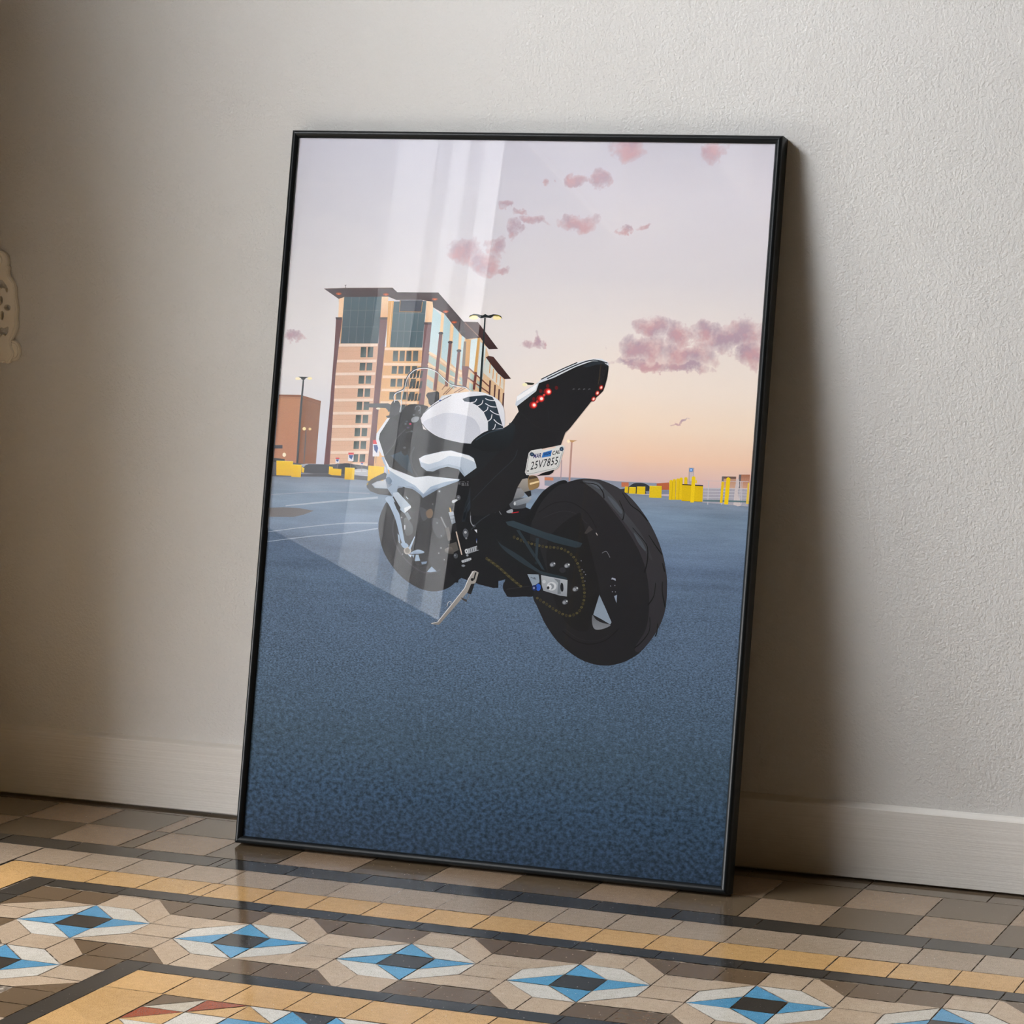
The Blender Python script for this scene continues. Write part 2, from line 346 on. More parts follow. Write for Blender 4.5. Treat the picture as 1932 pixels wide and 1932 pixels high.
# the print itself: paper with sky and asphalt, then flat areas of ink over it
ART = """P 8d94a6 3892,5020 530,8 440,-19 579,6 115,-1 10,-130 -633,-35 -1032,56
P c9805f 3892,5011 119,1 3,-38 -119,-2
P c57250 4921,5001 96,3 4,-60 -95,-1
P b5613f 5384,5009 163,22 8,-92 -158,-9
P 33373e 4871,4902 5,5 23,4 31,3 26,6 21,8 20,11 19,10 17,10 14,9 11,10 10,8 13,7 16,5 18,4 18,2 20,1 21,1 23,-1 23,-3 20,-4 18,-8 17,-9 15,-10 11,-12 1,-13 -7,-15 -1,-14 18,-8 50,0 73,7 71,6 50,3 30,-5 19,-8 -4,-9 -43,-8 -105,-9 -155,-10 -159,-8 -120,-3 -70,5 -43,10 -24,12
P 7f879a 5247,4905 315,34 4,-55 -301,-16
P a9a6b2 5987,4987 593,21 10,-221 -596,17
P b98a72/d0a890 6224,5143 185,6 2,-144 -183,-3
P 6e5650 6225,5143 184,6 -1,-28 -182,-5
P 6d6a70 6225,5143 26,2 1,-87 -24,-1
P a2684f/cfa087 6443,5177 142,7 2,-169 -145,-8
P 66626a 6443,5177 30,1 -3,-170 -28,-1
W c4bdc4 5988,5072 586,20 0,6 -587,-21
W d4d2d6 5995,4980 586,21 0,5 -587,-20
W cfccd2 5998,4943 586,21 -1,6 -586,-21
W cdcad0 6001,4905 586,21 -1,6 -586,-21
W cdcad0 6003,4866 586,22 0,6 -586,-22
W c0c2cb 6006,4829 586,22 0,6 -586,-22
W c9c6cc 6054,5075 11,-294 9,0 -11,295
W c9c6cc 6231,5085 11,-294 9,0 -11,294
W c9c6cc 6428,5095 11,-293 9,0 -11,293
W c9c6cc 6463,5097 11,-293 9,0 -11,293
W c9c6cc 6485,5098 11,-293 8,0 -11,293
P cfc4c4 6417,5122 31,-5 10,-75 -15,-83 55,-168 -41,-9 -58,17 3,185
P 5f7a80 6006,4839 586,19 -1,-22 -585,-19
P e3c21c 4972,4946 45,0 1,-75 -46,1
W f3d94a 4972,4943 45,0 0,5 -45,1
P e3c21c 5029,4943 88,2 2,-80 -90,-1
W f3d94a 5029,4941 88,2 0,5 -88,-2
P e3c21c 5131,4956 109,3 3,-95 -111,-2
W f3d94a 5131,4953 109,3 0,6 -110,-4
P e3c21c 5296,4973 159,6 7,-148 -161,-4
W f3d94a 5296,4970 159,6 0,5 -160,-5
P e8c414 5740,5097 11,12 20,1 12,-11 13,-274 -43,0
W b8960e 5777,5083 13,-256 5,1 -13,255
P e8c414 5679,5089 11,11 20,1 12,-10 12,-269 -43,0
W b8960e 5717,5074 12,-250 5,0 -13,250
P e8c414 5637,5075 11,12 20,1 12,-10 11,-259 -43,1
W b8960e 5675,5061 11,-239 5,0 -12,239
P e8c414 5592,5065 11,11 20,1 12,-10 11,-250 -43,0
W b8960e 5630,5050 10,-231 5,0 -11,231
P e8c414 5550,5051 11,12 20,1 12,-10 10,-240 -43,1
W b8960e 5588,5037 9,-220 5,0 -10,220
P b3a4a6 5790,5229 69,1 2,-124 -6,-76 -57,-3
P c9bcc0 5804,5172 49,3 0,-110 -40,-2
P 3b90e2 5801,5222 42,0 -2,-40 -43,-1
P e8f2fb 5813,5211 14,1 1,-18 -14,-1
P e0bb12 5722,5014 270,6 6,-209 -271,-4
P 2c2d2f 5719,5022 274,-2 -2,-14 -270,2
W a98a10 5732,4807 266,4 -1,6 -265,-3
P f0cd18 5838,5112 21,18 26,-16 3,-317 -46,-2
P e8c414 5889,5078 17,0 0,-38 -17,-1
P e9c51c 6225,5071 13,11 21,-10 -3,-260 -32,1
P f0cb16 6286,5122 22,16 28,-14 -5,-327 -51,0
P e7c64a 6564,5078 19,5 12,-266 -34,1
P b98f83 4209,5478 24,1 8,-500 -24,-1
P c79a6a 4178,5499 115,1 -34,-14 -25,-15 -27,4
P ffeccb 4197,5485 -1,-10 -6,-7 -8,-5 -10,0 -9,3 -7,7 -3,9 1,10 6,7 8,5 10,0 9,-3 7,-7
P a8949c 4099,5238 12,0 8,-244 -15,-1
P 2b2f28 3533,6209 23,1 36,-1 37,-2 23,-3 6,-5 -4,-7 -10,-7 -12,-5 -16,-2 -21,0 -21,1 -17,2 -13,6 -11,8 -6,8
P f6efc9 3565,6180 -3,-9 -9,-8 -14,-4 -16,-1 -15,3 -10,7 -5,9 3,10 9,7 14,5 16,1 15,-4 10,-7
P c08762/b87f62 -10,5903 431,9 17,-906 -398,-20
P 8f6349/8a5a40 419,5904 288,-63 1,-821 -273,-14
P 8b5b43 54,5905 364,9 292,-68 -2,-31 -287,68 -365,-4
W 6c4635 57,5863 365,7 284,-75 1,4 -285,75 -365,-7
P 42434c 50,5233 158,8 4,-44 -158,-7
P fff3d8 270,5116 -1,-12 -7,-11 -9,-6 -11,0 -11,5 -8,9 -4,13 2,12 6,11 10,6 11,0 10,-5 8,-9
P 2e2f33 33,5064 95,2 128,-8 5,-58 -221,-11
W 555a5c 524,5455 6,-434 12,0 -6,434
P ffe9ae 527,5472 -2,-10 -6,-8 -10,-5 -11,-1 -11,4 -7,8 -4,10 2,10 6,8 10,5 11,1 11,-4 7,-8
P e8c88c 604,5473 -1,-8 -6,-7 -7,-4 -10,-1 -8,4 -6,6 -3,8 1,8 5,7 8,4 9,0 9,-3 6,-6
P 3b4145 423,6132 22,0 0,-384 10,-735 -30,-2 -11,736
P 2f3535 357,6154 150,3 -42,-19 -14,-21 -38,-2 -18,20
P fff6da 390,6129 -3,-9 -10,-7 -15,-4 -17,0 -16,3 -11,6 -4,8 3,8 10,7 15,4 17,1 15,-3 11,-6
P fdf0c0 556,6138 -2,-7 -9,-7 -14,-4 -15,0 -15,3 -10,5 -4,8 3,7 9,7 14,4 15,0 14,-3 10,-5
P d4a88c/dfb79c 889,6613 572,21 9,-693 -21,-920 -559,-28 -7,1068
P dba873/e3b47f 1546,6594 547,10 24,-1548 -599,-31
P e0c5a6/dcb890 2171,7137 498,-391 203,22 84,-111 133,-321 166,-99 6,-346 -1118,-64 29,573
P dfb184/c9986c 843,7232 87,3 11,-623 -23,0
P 3c5763/2e4650 922,7227 537,21 -5,-614 -529,-19
W 5d6a74 1027,7230 2,-611 6,-1 -2,612
W 5d6a74 1135,7234 0,-611 6,-1 0,612
W 5d6a74 1242,7237 -2,-611 6,0 2,611
W 5d6a74 1349,7240 -3,-610 6,0 3,610
W 5f7078 917,7047 527,17 0,4 -528,-17
W 5f7078 919,6829 525,19 0,4 -525,-18
P f0caa2 853,7229 69,2 -4,-284 -59,-2
P f3d2ac/e2b07e 1454,7253 91,3 11,-287 -99,-4
P d9a25c 1549,7193 81,3 -4,-613 -53,2
W f0c48a 1598,7191 -3,-598 11,0 3,597
P 3f5b65/33505a 1630,7190 455,20 -7,-608 -451,-11
W 63707c 1718,7193 -5,-598 6,-1 5,599
W 63707c 1809,7196 -6,-598 6,0 6,597
W 63707c 1900,7198 -8,-597 6,0 8,597
W 63707c 1990,7201 -9,-596 6,-1 9,597
W 63707c 1624,7037 455,8 -1,5 -454,-7
W 63707c 1626,6800 454,9 0,5 -454,-9
P 2a3342 1710,7208 323,10 -7,-151 -307,-10
W b98a50 1714,7204 3,-150 311,7 7,135 -9,1 -2,-129 -303,-7 2,143
P f4d3ac/eac095 2087,7216 96,-3 5,-283 -98,-4
P edd5c4 888,6608 563,23 0,-36 -563,-24
W c59a80 888,6566 563,24 0,4 -563,-23
P 313f3e/4c5c5a 1216,6579 78,3 2,-137 -76,-3
P 313f3e/4c5c5a 1316,6583 77,3 3,-137 -76,-3
W c99a7c 899,6508 304,12 -1,2 -303,-11
P edd5c4 886,6398 563,24 0,-36 -563,-24
W c59a80 887,6357 563,24 0,4 -563,-24
P 313f3e/4c5c5a 1220,6370 78,3 -1,-101 -76,-3
P 313f3e/4c5c5a 1319,6374 78,3 -1,-101 -76,-3
W c99a7c 898,6299 308,12 0,2 -308,-12
P edd5c4 886,6228 562,26 0,-36 -562,-26
W c59a80 886,6187 563,26 0,4 -563,-26
P 313f3e/4c5c5a 1220,6201 78,4 0,-106 -76,-3
P 313f3e/4c5c5a 1320,6205 77,4 0,-106 -76,-3
W c99a7c 897,6129 310,13 -1,2 -309,-12
P edd5c4 885,6058 563,26 0,-36 -563,-26
W c59a80 885,6017 563,26 0,4 -563,-26
P 313f3e/4c5c5a 1221,6031 77,4 0,-108 -76,-4
P 313f3e/4c5c5a 1320,6036 77,3 0,-108 -76,-3
W c99a7c 897,5959 310,13 0,2 -311,-13
P edd5c4 884,5884 563,27 0,-35 -563,-28
W c59a80 884,5843 563,28 0,4 -563,-28
P 313f3e/4c5c5a 1221,5859 78,3 0,-108 -76,-3
P 313f3e/4c5c5a 1321,5863 77,3 0,-108 -76,-3
W c99a7c 896,5785 312,14 -1,3 -312,-14
P edd5c4 883,5711 563,28 0,-36 -563,-28
W c59a80 883,5670 563,28 0,4 -563,-28
P 313f3e/4c5c5a 1222,5686 77,3 0,-108 -76,-3
P 313f3e/4c5c5a 1321,5690 78,4 0,-108 -76,-4
W c99a7c 895,5612 313,14 0,3 -313,-14
P edd5c4 882,5538 563,29 0,-36 -563,-29
W c59a80 883,5497 562,29 0,4 -563,-29
P 313f3e/4c5c5a 1222,5513 78,4 0,-108 -76,-4
P 313f3e/4c5c5a 1322,5518 77,3 0,-107 -76,-4
W c99a7c 894,5439 315,15 0,2 -315,-15
P edd5c4 881,5367 563,30 0,-36 -563,-30
W c59a80 882,5326 562,30 0,4 -563,-30
P 313f3e/4c5c5a 1223,5343 77,4 0,-103 -76,-4
P 313f3e/4c5c5a 1322,5348 77,4 0,-104 -76,-3
W c99a7c 893,5269 316,15 0,2 -316,-15
P edd5c4 880,5194 563,31 0,-36 -563,-31
W c59a80 881,5153 562,31 0,4 -563,-31
P 313f3e/4c5c5a 1223,5171 78,4 -1,-101 -76,-4
P 313f3e/4c5c5a 1323,5176 77,4 -1,-101 -75,-4
W c99a7c 892,5095 318,16 0,3 -318,-16
P edd5c4 886,5033 559,28 -1,-40 -558,-28
P f0d3b4 1555,6584 531,17 -1,-34 -530,-17
P 2f3c3c/53605f 1676,6546 71,2 4,-136 -71,-3
P 2f3c3c/53605f 1770,6549 71,3 3,-136 -70,-3
P 2f3c3c/53605f 1864,6553 70,2 4,-136 -71,-2
P 2f3c3c/53605f 1957,6556 71,3 4,-136 -71,-3
P f0d3b4 1557,6383 527,18 0,-35 -528,-17
P 2f3c3c/53605f 1676,6345 71,2 1,-100 -71,-3
P 2f3c3c/53605f 1770,6348 71,3 0,-100 -70,-3
P 2f3c3c/53605f 1864,6352 70,3 1,-100 -70,-3
P 2f3c3c/53605f 1957,6356 71,2 1,-100 -71,-3
P f0d3b4 1555,6218 525,18 -1,-34 -524,-19
P 2f3c3c/53605f 1673,6179 71,3 1,-103 -71,-3
P 2f3c3c/53605f 1767,6183 71,3 1,-103 -71,-3
P 2f3c3c/53605f 1861,6187 70,3 1,-103 -70,-3
P 2f3c3c/53605f 1954,6191 71,3 1,-103 -71,-3
P f0d3b4 1555,6045 521,19 0,-34 -522,-19
P 2f3c3c/53605f 1671,6007 71,3 1,-100 -71,-3
P 2f3c3c/53605f 1765,6011 70,3 1,-100 -70,-3
P 2f3c3c/53605f 1858,6015 71,3 1,-100 -71,-3
P 2f3c3c/53605f 1952,6019 71,3 0,-100 -70,-3
P f0d3b4 1553,5880 518,20 0,-35 -518,-19
P 2f3c3c/53605f 1668,5842 71,3 0,-93 -71,-3
P 2f3c3c/53605f 1762,5846 71,3 0,-93 -71,-3
P 2f3c3c/53605f 1856,5850 70,3 0,-93 -70,-3
P 5c3337/6b3d40 830,6939 89,3 -19,-360 -14,-377 19,-1211 -80,24 14,824 0,723
P 6b474b/71494a 1454,6965 105,4 -9,-478 -16,-834 -3,-631 -87,-5 11,560 5,935
P 6d474b/7a5050 2084,6926 107,4 -18,-816 -8,-272 -76,-3 -6,700
P 3f282c 820,6956 97,3 -6,-32 -80,-3
P 3f282c 1444,6976 117,4 -6,-32 -101,-3
P 3f282c 2073,6933 125,4 -6,-32 -109,-3
P b6d2d9/c9dce0 2187,7127 123,-100 -5,-539 -128,69
P a9cad3/c4dbe0 2349,7049 92,-104 8,-534 -98,74
P aecdd5/c8dde2 2494,6926 76,-90 12,-491 -86,67
P c2d7da 2614,6801 43,-41 17,-440 -55,26
P c7dadd/dfe6e6 2742,6728 93,22 -9,-438 -85,60
P cfdfe1/dfe3df 2876,6711 82,-68 -9,-447 -85,82
P b4c6c0 2181,6512 109,-65 1,-100 -112,76
P b4c6c0 2184,6343 107,-53 1,-100 -110,64
P b4c6c0 2181,6200 88,-46 1,-100 -91,57
P a9bcb6 2339,6406 96,-53 0,-88 -96,56
P a9bcb6 2336,6263 96,-46 -1,-88 -95,49
P a9bcb6 2491,6327 72,-40 0,-88 -72,42
P a9bcb6 2494,6199 71,-33 0,-88 -71,35
P a9bcb6 2627,6247 63,-33 0,-88 -63,35
P a9bcb6 2773,6309 57,-40 0,-88 -57,43
P a9bcb6 2769,6181 64,-40 0,-88 -64,43
P a9bcb6 2872,6214 65,-47 -1,-88 -64,50
W f0d8bb 2172,6531 131,-59 137,-94 136,-74 72,-33 12,25 -70,32 -135,72 -138,95 -133,60
W efd2b0 2168,6383 134,-51 144,-73 197,-78 8,19 -196,77 -144,73 -135,52
W f0c795 2309,7071 -2,-279 37,-2 2,279
W f0c795 2456,6947 -2,-267 33,-1 2,267
W f0c795 2580,6830 1,-254 31,-1 -2,254
W 6b3a38 2299,6800 -20,-751 44,-2 21,750
P 35262a 2355,6800 -2,-9 -9,-6 -13,-4 -15,-1 -14,3 -10,6 -4,8 3,8 9,7 13,4 15,1 13,-3 10,-7
W 6b3a38 2442,6686 -7,-574 41,-1 7,573
P 35262a 2496,6686 -3,-8 -9,-7 -13,-4 -14,0 -14,3 -10,6 -4,8 3,8 8,7 13,4 15,0 14,-3 10,-6
W 6b3a38 2573,6581 -10,-478 37,-1 10,477
P 35262a 2625,6581 -3,-8 -8,-7 -14,-4 -14,0 -14,3 -10,6 -4,8 3,8 9,7 13,4 14,0 14,-3 10,-6
P d3a15c/c89252 2670,6746 75,-18 2,-351 -89,7
P 7a6a5c 2650,6703 33,1 9,-327 -43,10
P 6b3a38 2649,6387 100,-7 -18,-285 -50,12
W d8a866 2835,6761 -15,-476 33,-2 14,476
W 6b3a38 2832,6314 -11,-228 33,-2 11,227
W 7c4a40 2741,6356 298,-226 11,12 -298,227
W 7c4a40 2737,6230 310,-186 9,14 -310,186
W 5a3a3a 3042,6214 5,-198 22,0 -5,198
W 5a3a3a 3113,6161 5,-198 21,-1 -4,198
W 5a3a3a 3175,6107 4,-198 22,0 -4,197
W 5a3a3a 3239,6060 4,-198 22,0 -4,198
P c4d4d2/e4d8c8 2976,6516 43,-69 214,-218 10,-127 -304,214
W e0a060 3029,6433 2,-127 12,0 -2,127
W e0a060 3080,6365 2,-128 11,0 -1,127
W e0a060 3132,6317 2,-127 12,-1 -2,128
W e0a060 3186,6270 1,-128 12,0 -1,127
P 3d292b/2f2023 623,7328 305,19 668,22 73,-57 573,14 390,-374 39,-208 -58,36 -116,114 -151,162 -64,27 -95,47 -14,74 -93,8 -70,10 -346,-11 -120,40 -622,-25 -76,-27
P 4c3434/3a2628 2621,6958 201,2 306,-336 -123,-10 -49,43 -84,104 -201,-29
W 8d6c62 2637,6943 215,-180 9,9 -215,180
W 8a6d66 626,7326 302,18 668,21 0,5 -669,-22 -302,-17
P 4a2c28/3a2422 2969,6509 36,21 68,-10 263,-273 -89,-8 -96,71 -116,123
P a8492a 881,7269 -3,-7 -11,-6 -16,-3 -18,-1 -17,3 -12,5 -4,7 3,7 11,6 16,3 18,1 17,-3 11,-5
P d86a38 860,7263 -2,-4 -5,-3 -7,-2 -9,0 -7,1 -6,3 -2,4 2,3 4,4 8,2 8,0 8,-2 5,-2
P a8492a 1551,7280 -3,-7 -11,-6 -16,-4 -18,0 -16,2 -12,5 -4,7 3,7 11,6 16,3 17,1 17,-3 12,-5
P d86a38 1530,7273 -2,-4 -5,-3 -7,-2 -8,0 -8,1 -5,3 -2,4 1,4 5,3 7,2 9,0 7,-1 6,-3
P a8492a 2240,7239 -3,-7 -11,-6 -15,-3 -18,-1 -16,3 -12,5 -4,7 3,6 11,6 15,4 18,0 16,-2 12,-5
P d86a38 2219,7233 -1,-4 -5,-3 -7,-2 -8,0 -8,1 -5,3 -2,3 1,4 5,3 7,2 8,1 8,-2 5,-3
P a8492a 2406,7083 -3,-7 -11,-6 -15,-4 -18,0 -16,2 -12,5 -4,7 3,7 11,6 16,3 17,1 16,-3 12,-5
P d86a38 2385,7076 -1,-4 -5,-3 -7,-2 -8,0 -8,2 -5,2 -2,4 1,4 5,3 7,2 8,0 8,-1 5,-3
P a8492a 2536,6948 -3,-6 -11,-6 -15,-4 -18,0 -16,2 -11,5 -5,7 4,7 10,6 16,3 17,1 16,-3 12,-5
P d86a38 2516,6942 -2,-4 -5,-3 -7,-2 -8,0 -7,1 -6,3 -2,4 2,4 4,3 8,2 8,0 7,-1 5,-3
W 3c3436 924,7386 6,-39 7,1 -6,39
W 3c3436 916,7376 28,7 -2,5 -27,-6
W 1e2a2e 2906,7018 5,-957 33,-1 -19,958
P fff4c8 2823,7019 -5,-12 -17,-11 -25,-6 -28,-1 -26,5 -18,9 -8,12 6,13 17,10 25,6 28,1 26,-4 18,-10
P fff0b8 3140,7027 -5,-12 -16,-11 -24,-6 -26,-1 -25,5 -17,9 -7,12 5,13 15,10 24,6 27,1 24,-5 18,-9
P 1d2326 2690,7015 15,29 51,19 61,-1 62,-15 36,21 42,-19 71,20 61,-4 46,-18 18,-34 -40,30 -83,3 -35,-29 -76,6 -67,-14 -49,32 -75,-2
W c9b437 2700,7018 11,6 16,7 17,8 14,4 13,0 13,-2 11,-3 8,-2 1,5 -8,2 -11,3 -14,3 -14,-1 -16,-4 -17,-8 -16,-7 -10,-6
W c9b437 3030,7043 11,2 16,2 17,2 15,-1 14,-4 14,-8 13,-7 9,-6 2,5 -8,5 -13,8 -15,8 -15,5 -16,0 -18,-1 -16,-3 -11,-1
P 53555c 71,4997 31,15 44,7 55,1 58,1 63,0 68,-4 75,-4 80,-2 92,1 103,3 99,3 83,4 55,5 38,8 38,6 54,2 87,-1 106,-4 100,-7 68,-13 32,-21 10,-29 -13,-29 -36,-22 -63,-12 -88,-7 -106,-4 -115,-3 -130,-3 -147,-1 -150,-1 -137,-3 -129,-8 -127,-13 -109,-7 -77,5 -38,26 -8,40 13,41
P a4a8b0 499,5000 101,14 -4,-43 -79,1
P 3d3f47 585,5002 71,8 98,6 99,1 70,-7 38,-17 21,-26 -1,-27 -27,-20 -71,-12 -108,-7 -110,-3 -78,0 -34,4 -9,9 4,11 4,13 -4,16 -3,19 9,18
P 2b3138 1013,4966 2,18 11,18 16,18 19,13 24,9 28,5 29,2 27,0 26,-2 25,-3 24,-7 21,-12 23,-22 25,-29 15,-28 -8,-22 -41,-12 -66,-7 -71,-3 -54,3 -33,10 -22,15 -14,18
P b4b8c0 1258,4964 11,9 17,6 21,4 24,2 28,2 34,2 32,-2 23,-6 13,-13 8,-19 -1,-18 -15,-14 -37,-8 -55,-4 -55,-1 -39,3 -16,11 -5,16 4,17
W e6e8ec 1280,4947 154,8 0,8 -155,-8
P e6e4ec 984,5114 53,3 2,-72 -53,-3
P cf3a46 984,5114 53,3 2,-18 -53,-3
P 31508f 991,5093 43,2 -13,-36 -23,11
W 8a7a7c 1014,5044 2,-86 6,0 -2,86
P e6e4ec 1157,5189 78,4 5,-112 -78,-4
P cf3a46 1157,5189 78,4 2,-28 -77,-4
P 31508f 1168,5156 62,3 -18,-57 -33,19
W 8a7a7c 1203,5079 -1,-86 6,0 1,86
P e6e4ec 1492,5371 92,4 14,-214 -93,-5
P cf3a46 1492,5371 92,4 5,-53 -93,-5
P 31508f 1506,5307 74,3 -18,-108 -40,37
W 8a7a7c 1553,5159 -2,-86 6,0 2,86
P e6e4ec 1341,5076 41,2 -1,-43 -40,-2
P cf3a46 1341,5076 41,2 1,-10 -41,-3
P 31508f 1347,5064 32,1 -10,-22 -17,7
W 8a7a7c 1362,5034 4,-86 6,0 -4,86
P 4a4c54 51,4858 819,36 593,2 5,-57 -595,19 -818,-36
P f0c818/e2b414 139,5030 241,3 6,-189 -231,-3
W f6dc5c 140,5027 240,3 0,6 -241,-3
P f0c818/e2b414 365,4991 144,1 -2,-162 -136,2
W f6dc5c 365,4987 144,2 0,6 -144,-1
P f0c818/e2b414 514,4966 36,-17 -3,-53 -33,1
W f6dc5c 513,4964 36,-17 3,5 -36,17
P f0c818/e2b414 901,4992 52,-3 7,-19 119,-1 2,-87 -128,0 -52,13
W f6dc5c 901,4989 51,-3 1,6 -52,3
P f0c818/e2b414 1128,4991 137,-1 4,-153 -136,0
W f6dc5c 1128,4987 137,0 0,7 -137,0
P f0c818/e2b414 1457,5032 221,-6 5,-174 -225,-15
W f6dc5c 1457,5029 221,-6 0,6 -221,6
P 6c6a6d 53,4403 237,22 237,1 209,-22 -143,-59 -150,-41 -379,-17
W a3b2c6 83,4083 93,16 134,25 151,26 148,25 144,23 150,23 148,22 138,16 135,12 133,8 115,5 80,3 -1,15 -81,-4 -114,-6 -134,-8 -135,-12 -138,-18 -148,-21 -150,-24 -144,-24 -148,-25 -151,-28 -134,-25 -93,-17
W a0afc4 94,3956 120,21 173,30 187,32 163,27 128,19 115,15 109,14 112,17 126,22 132,26 118,23 82,16 -4,15 -81,-17 -118,-24 -133,-26 -125,-23 -111,-17 -109,-15 -115,-16 -129,-19 -162,-28 -187,-32 -173,-31 -120,-21
W a7b4c5 325,4439 107,15 154,21 174,25 172,23 184,24 201,26 182,23 126,16 -4,27 -126,-17 -182,-25 -201,-28 -184,-25 -171,-25 -175,-27 -153,-23 -107,-17
W 8e9bb0 98,4575 127,15 182,22 204,22 192,16 192,8 202,3 181,2 125,1 -1,17 -125,-2 -180,-2 -203,-5 -193,-9 -192,-18 -203,-23 -182,-22 -127,-16
P 1b1c20 1767,4589 -27,-27 -15,-25 -9,-25 -10,-26 -12,-28 -10,-29 -8,-29 -6,-31 -5,-30 -2,-32 0,-32 2,-35 5,-37 8,-39 9,-39 12,-40 13,-38 15,-39 18,-38 19,-38 22,-36 25,-36 26,-36 29,-35 31,-35 33,-35 35,-33 35,-31 36,-28 36,-26 37,-24 38,-22 39,-20 40,-18 40,-16 39,-13 40,-11 40,-8 39,-5 36,-3 33,0 30,3 29,4 29,7 28,7 29,10 27,11 26,13 24,14 22,16 20,18 19,21 19,11 19,5 15,26 5,75 -1,152 -6,209 -18,214 -37,170 -60,112 -79,82 -92,59 -97,40 -111,19 -124,-5 -121,-18 -101,-21 -76,-25 -59,-33 -47,-36
W 33343a 1894,4456 -8,-26 -10,-37 -11,-42 -6,-41 -1,-38 1,-40 5,-40 9,-40 14,-43 18,-43 21,-43 24,-40 26,-37 29,-35 32,-33 33,-31 35,-30 38,-28 38,-26 37,-22 37,-18 36,-15 36,-11 36,-7 37,-3 37,2 35,5 31,7 25,11 22,15 16,14 11,9 -10,11 -12,-9 -15,-13 -20,-14 -23,-9 -28,-7 -34,-5 -35,-2 -35,2 -34,7 -34,11 -35,14 -36,18 -36,21 -38,25 -36,28 -35,29 -32,31 -31,32 -29,35 -25,36 -24,39 -20,42 -18,42 -13,41 -9,39 -4,39 -2,38 2,38 6,39 10,41 10,37 7,26
W 26272b 1946,4466 -8,-25 -10,-37 -11,-44 -6,-43 -2,-41 2,-41 5,-43 9,-42 14,-41 19,-42 22,-40 24,-38 28,-36 31,-33 32,-31 33,-27 33,-25 35,-22 34,-19 35,-16 37,-14 39,-10 32,-7 23,-6 15,60 -22,5 -32,7 -34,9 -31,12 -30,14 -31,17 -31,19 -29,22 -30,25 -29,28 -28,30 -24,31 -22,34 -20,36 -16,37 -12,36 -8,36 -5,37 -1,37 1,36 6,37 10,40 10,36 7,26
P 93a6bd 2388,3707 30,39 30,34 75,-59 -84,-15
P 93a6bd 1940,4178 26,-27 19,-105 -20,20
P 9bb0c8 2162,3914 92,6 29,-76 -68,-9
P 8295ad 2299,3830 83,13 -12,-32 -60,-13
W 15161a 2104,3936 9,-21 13,-31 16,-33 19,-28 22,-21 26,-19 27,-14 29,-8 29,1 30,6 28,11 25,12 20,15 17,19 13,17 8,12 -18,12 -8,-12 -13,-16 -15,-17 -17,-13 -21,-10 -26,-10 -26,-6 -23,0 -23,6 -24,12 -23,17 -20,19 -17,25 -15,31 -13,30 -9,21
W 15161a 2196,3932 -18,-157 22,-2 18,157
P 16171b 1949,4799 288,-141 290,172 352,146 141,120 573,325 94,-417 -151,-345 428,-144 359,-203 0,-584 -443,-183 -40,-58 -325,-26 -65,123 17,95 -90,-27 7,-84 -72,-7 -182,30 -262,68 -34,-28 -6,-36 -61,4 11,21 16,20 -81,68 -135,161 -175,273 -232,213 -111,222
P 2b2b2f 1930,4655 40,27 72,-3 77,-19 58,-20 33,-17 20,-23 12,-30 6,-40 -2,-56 -9,-69 -14,-71 -15,-62 -16,-57 -20,-57 -21,-43 -20,-18 -17,12 -17,36 -19,53 -22,65 -37,92 -46,115 -36,110
P 5f6468/45484c 2011,4346 2,23 9,13 12,7 11,2 11,-3 13,-9 13,-13 12,-15 15,-18 16,-20 13,-23 9,-21 4,-23 1,-24 -4,-22 -9,-17 -16,-14 -23,-12 -23,-4 -20,11 -16,34 -15,53 -10,54
P 3a3d42 2217,4529 14,9 27,-5 30,-13 23,-15 16,-17 13,-22 8,-23 0,-21 -10,-22 -19,-24 -22,-16 -20,1 -19,31 -21,51 -16,52
P 6e5a46 2310,4477 10,15 16,15 19,11 15,5 13,-3 10,-10 9,-13 5,-14 2,-18 -2,-20 -4,-20 -8,-14 -12,-8 -16,-4 -16,0 -13,6 -11,13 -10,20 -7,21
P 34363b 2396,4397 24,11 39,-1 43,-11 33,-20 24,-33 19,-47 13,-49 4,-37 -9,-26 -18,-20 -23,-12 -21,-3 -21,8 -22,18 -22,25 -18,29 -18,40 -18,50 -11,47
W 7d7f83 2515,4421 8,-13 11,-19 13,-22 13,-21 13,-22 16,-24 13,-22 10,-14 16,8 -9,15 -14,22 -15,23 -14,22 -13,21 -12,22 -11,19 -8,13
W 565250 2593,4290 52,-167 49,13 -52,166
P 55524f 2651,4079 111,39 40,-101 -107,-59
P 6a6661/44413f 2611,4013 15,12 25,13 27,8 21,0 16,-14 14,-25 9,-26 -1,-17 -15,-7 -26,-1 -29,4 -21,5 -16,9 -13,13 -7,14
P 85888d 2488,4345 -1,-4 -3,-4 -4,-2 -5,0 -4,2 -3,3 -2,4 1,4 3,4 4,2 4,0 5,-1 3,-4
P 85888d 2558,4182 -1,-4 -2,-3 -4,-2 -4,0 -4,2 -2,2 -2,4 1,4 2,3 4,2 4,0 4,-1 2,-3
P 85888d 2568,4027 -1,-4 -3,-4 -4,-2 -5,0 -4,1 -3,3 -2,5 1,4 3,4 4,2 5,0 4,-2 3,-3
P 85888d 2541,3959 0,-4 -2,-3 -4,-2 -4,0 -4,1 -3,3 -1,4 1,3 2,4 4,1 4,1 3,-2 3,-3
P 85888d 2624,3879 -1,-4 -2,-3 -3,-2 -4,0 -4,2 -3,2 -1,4 1,4 2,3 3,2 4,0 4,-2 3,-2
P 85888d 2403,4585 0,-4 -2,-2 -3,-2 -3,0 -3,1 -3,3 -1,3 1,3 2,2 3,2 3,0 3,-1 2,-2
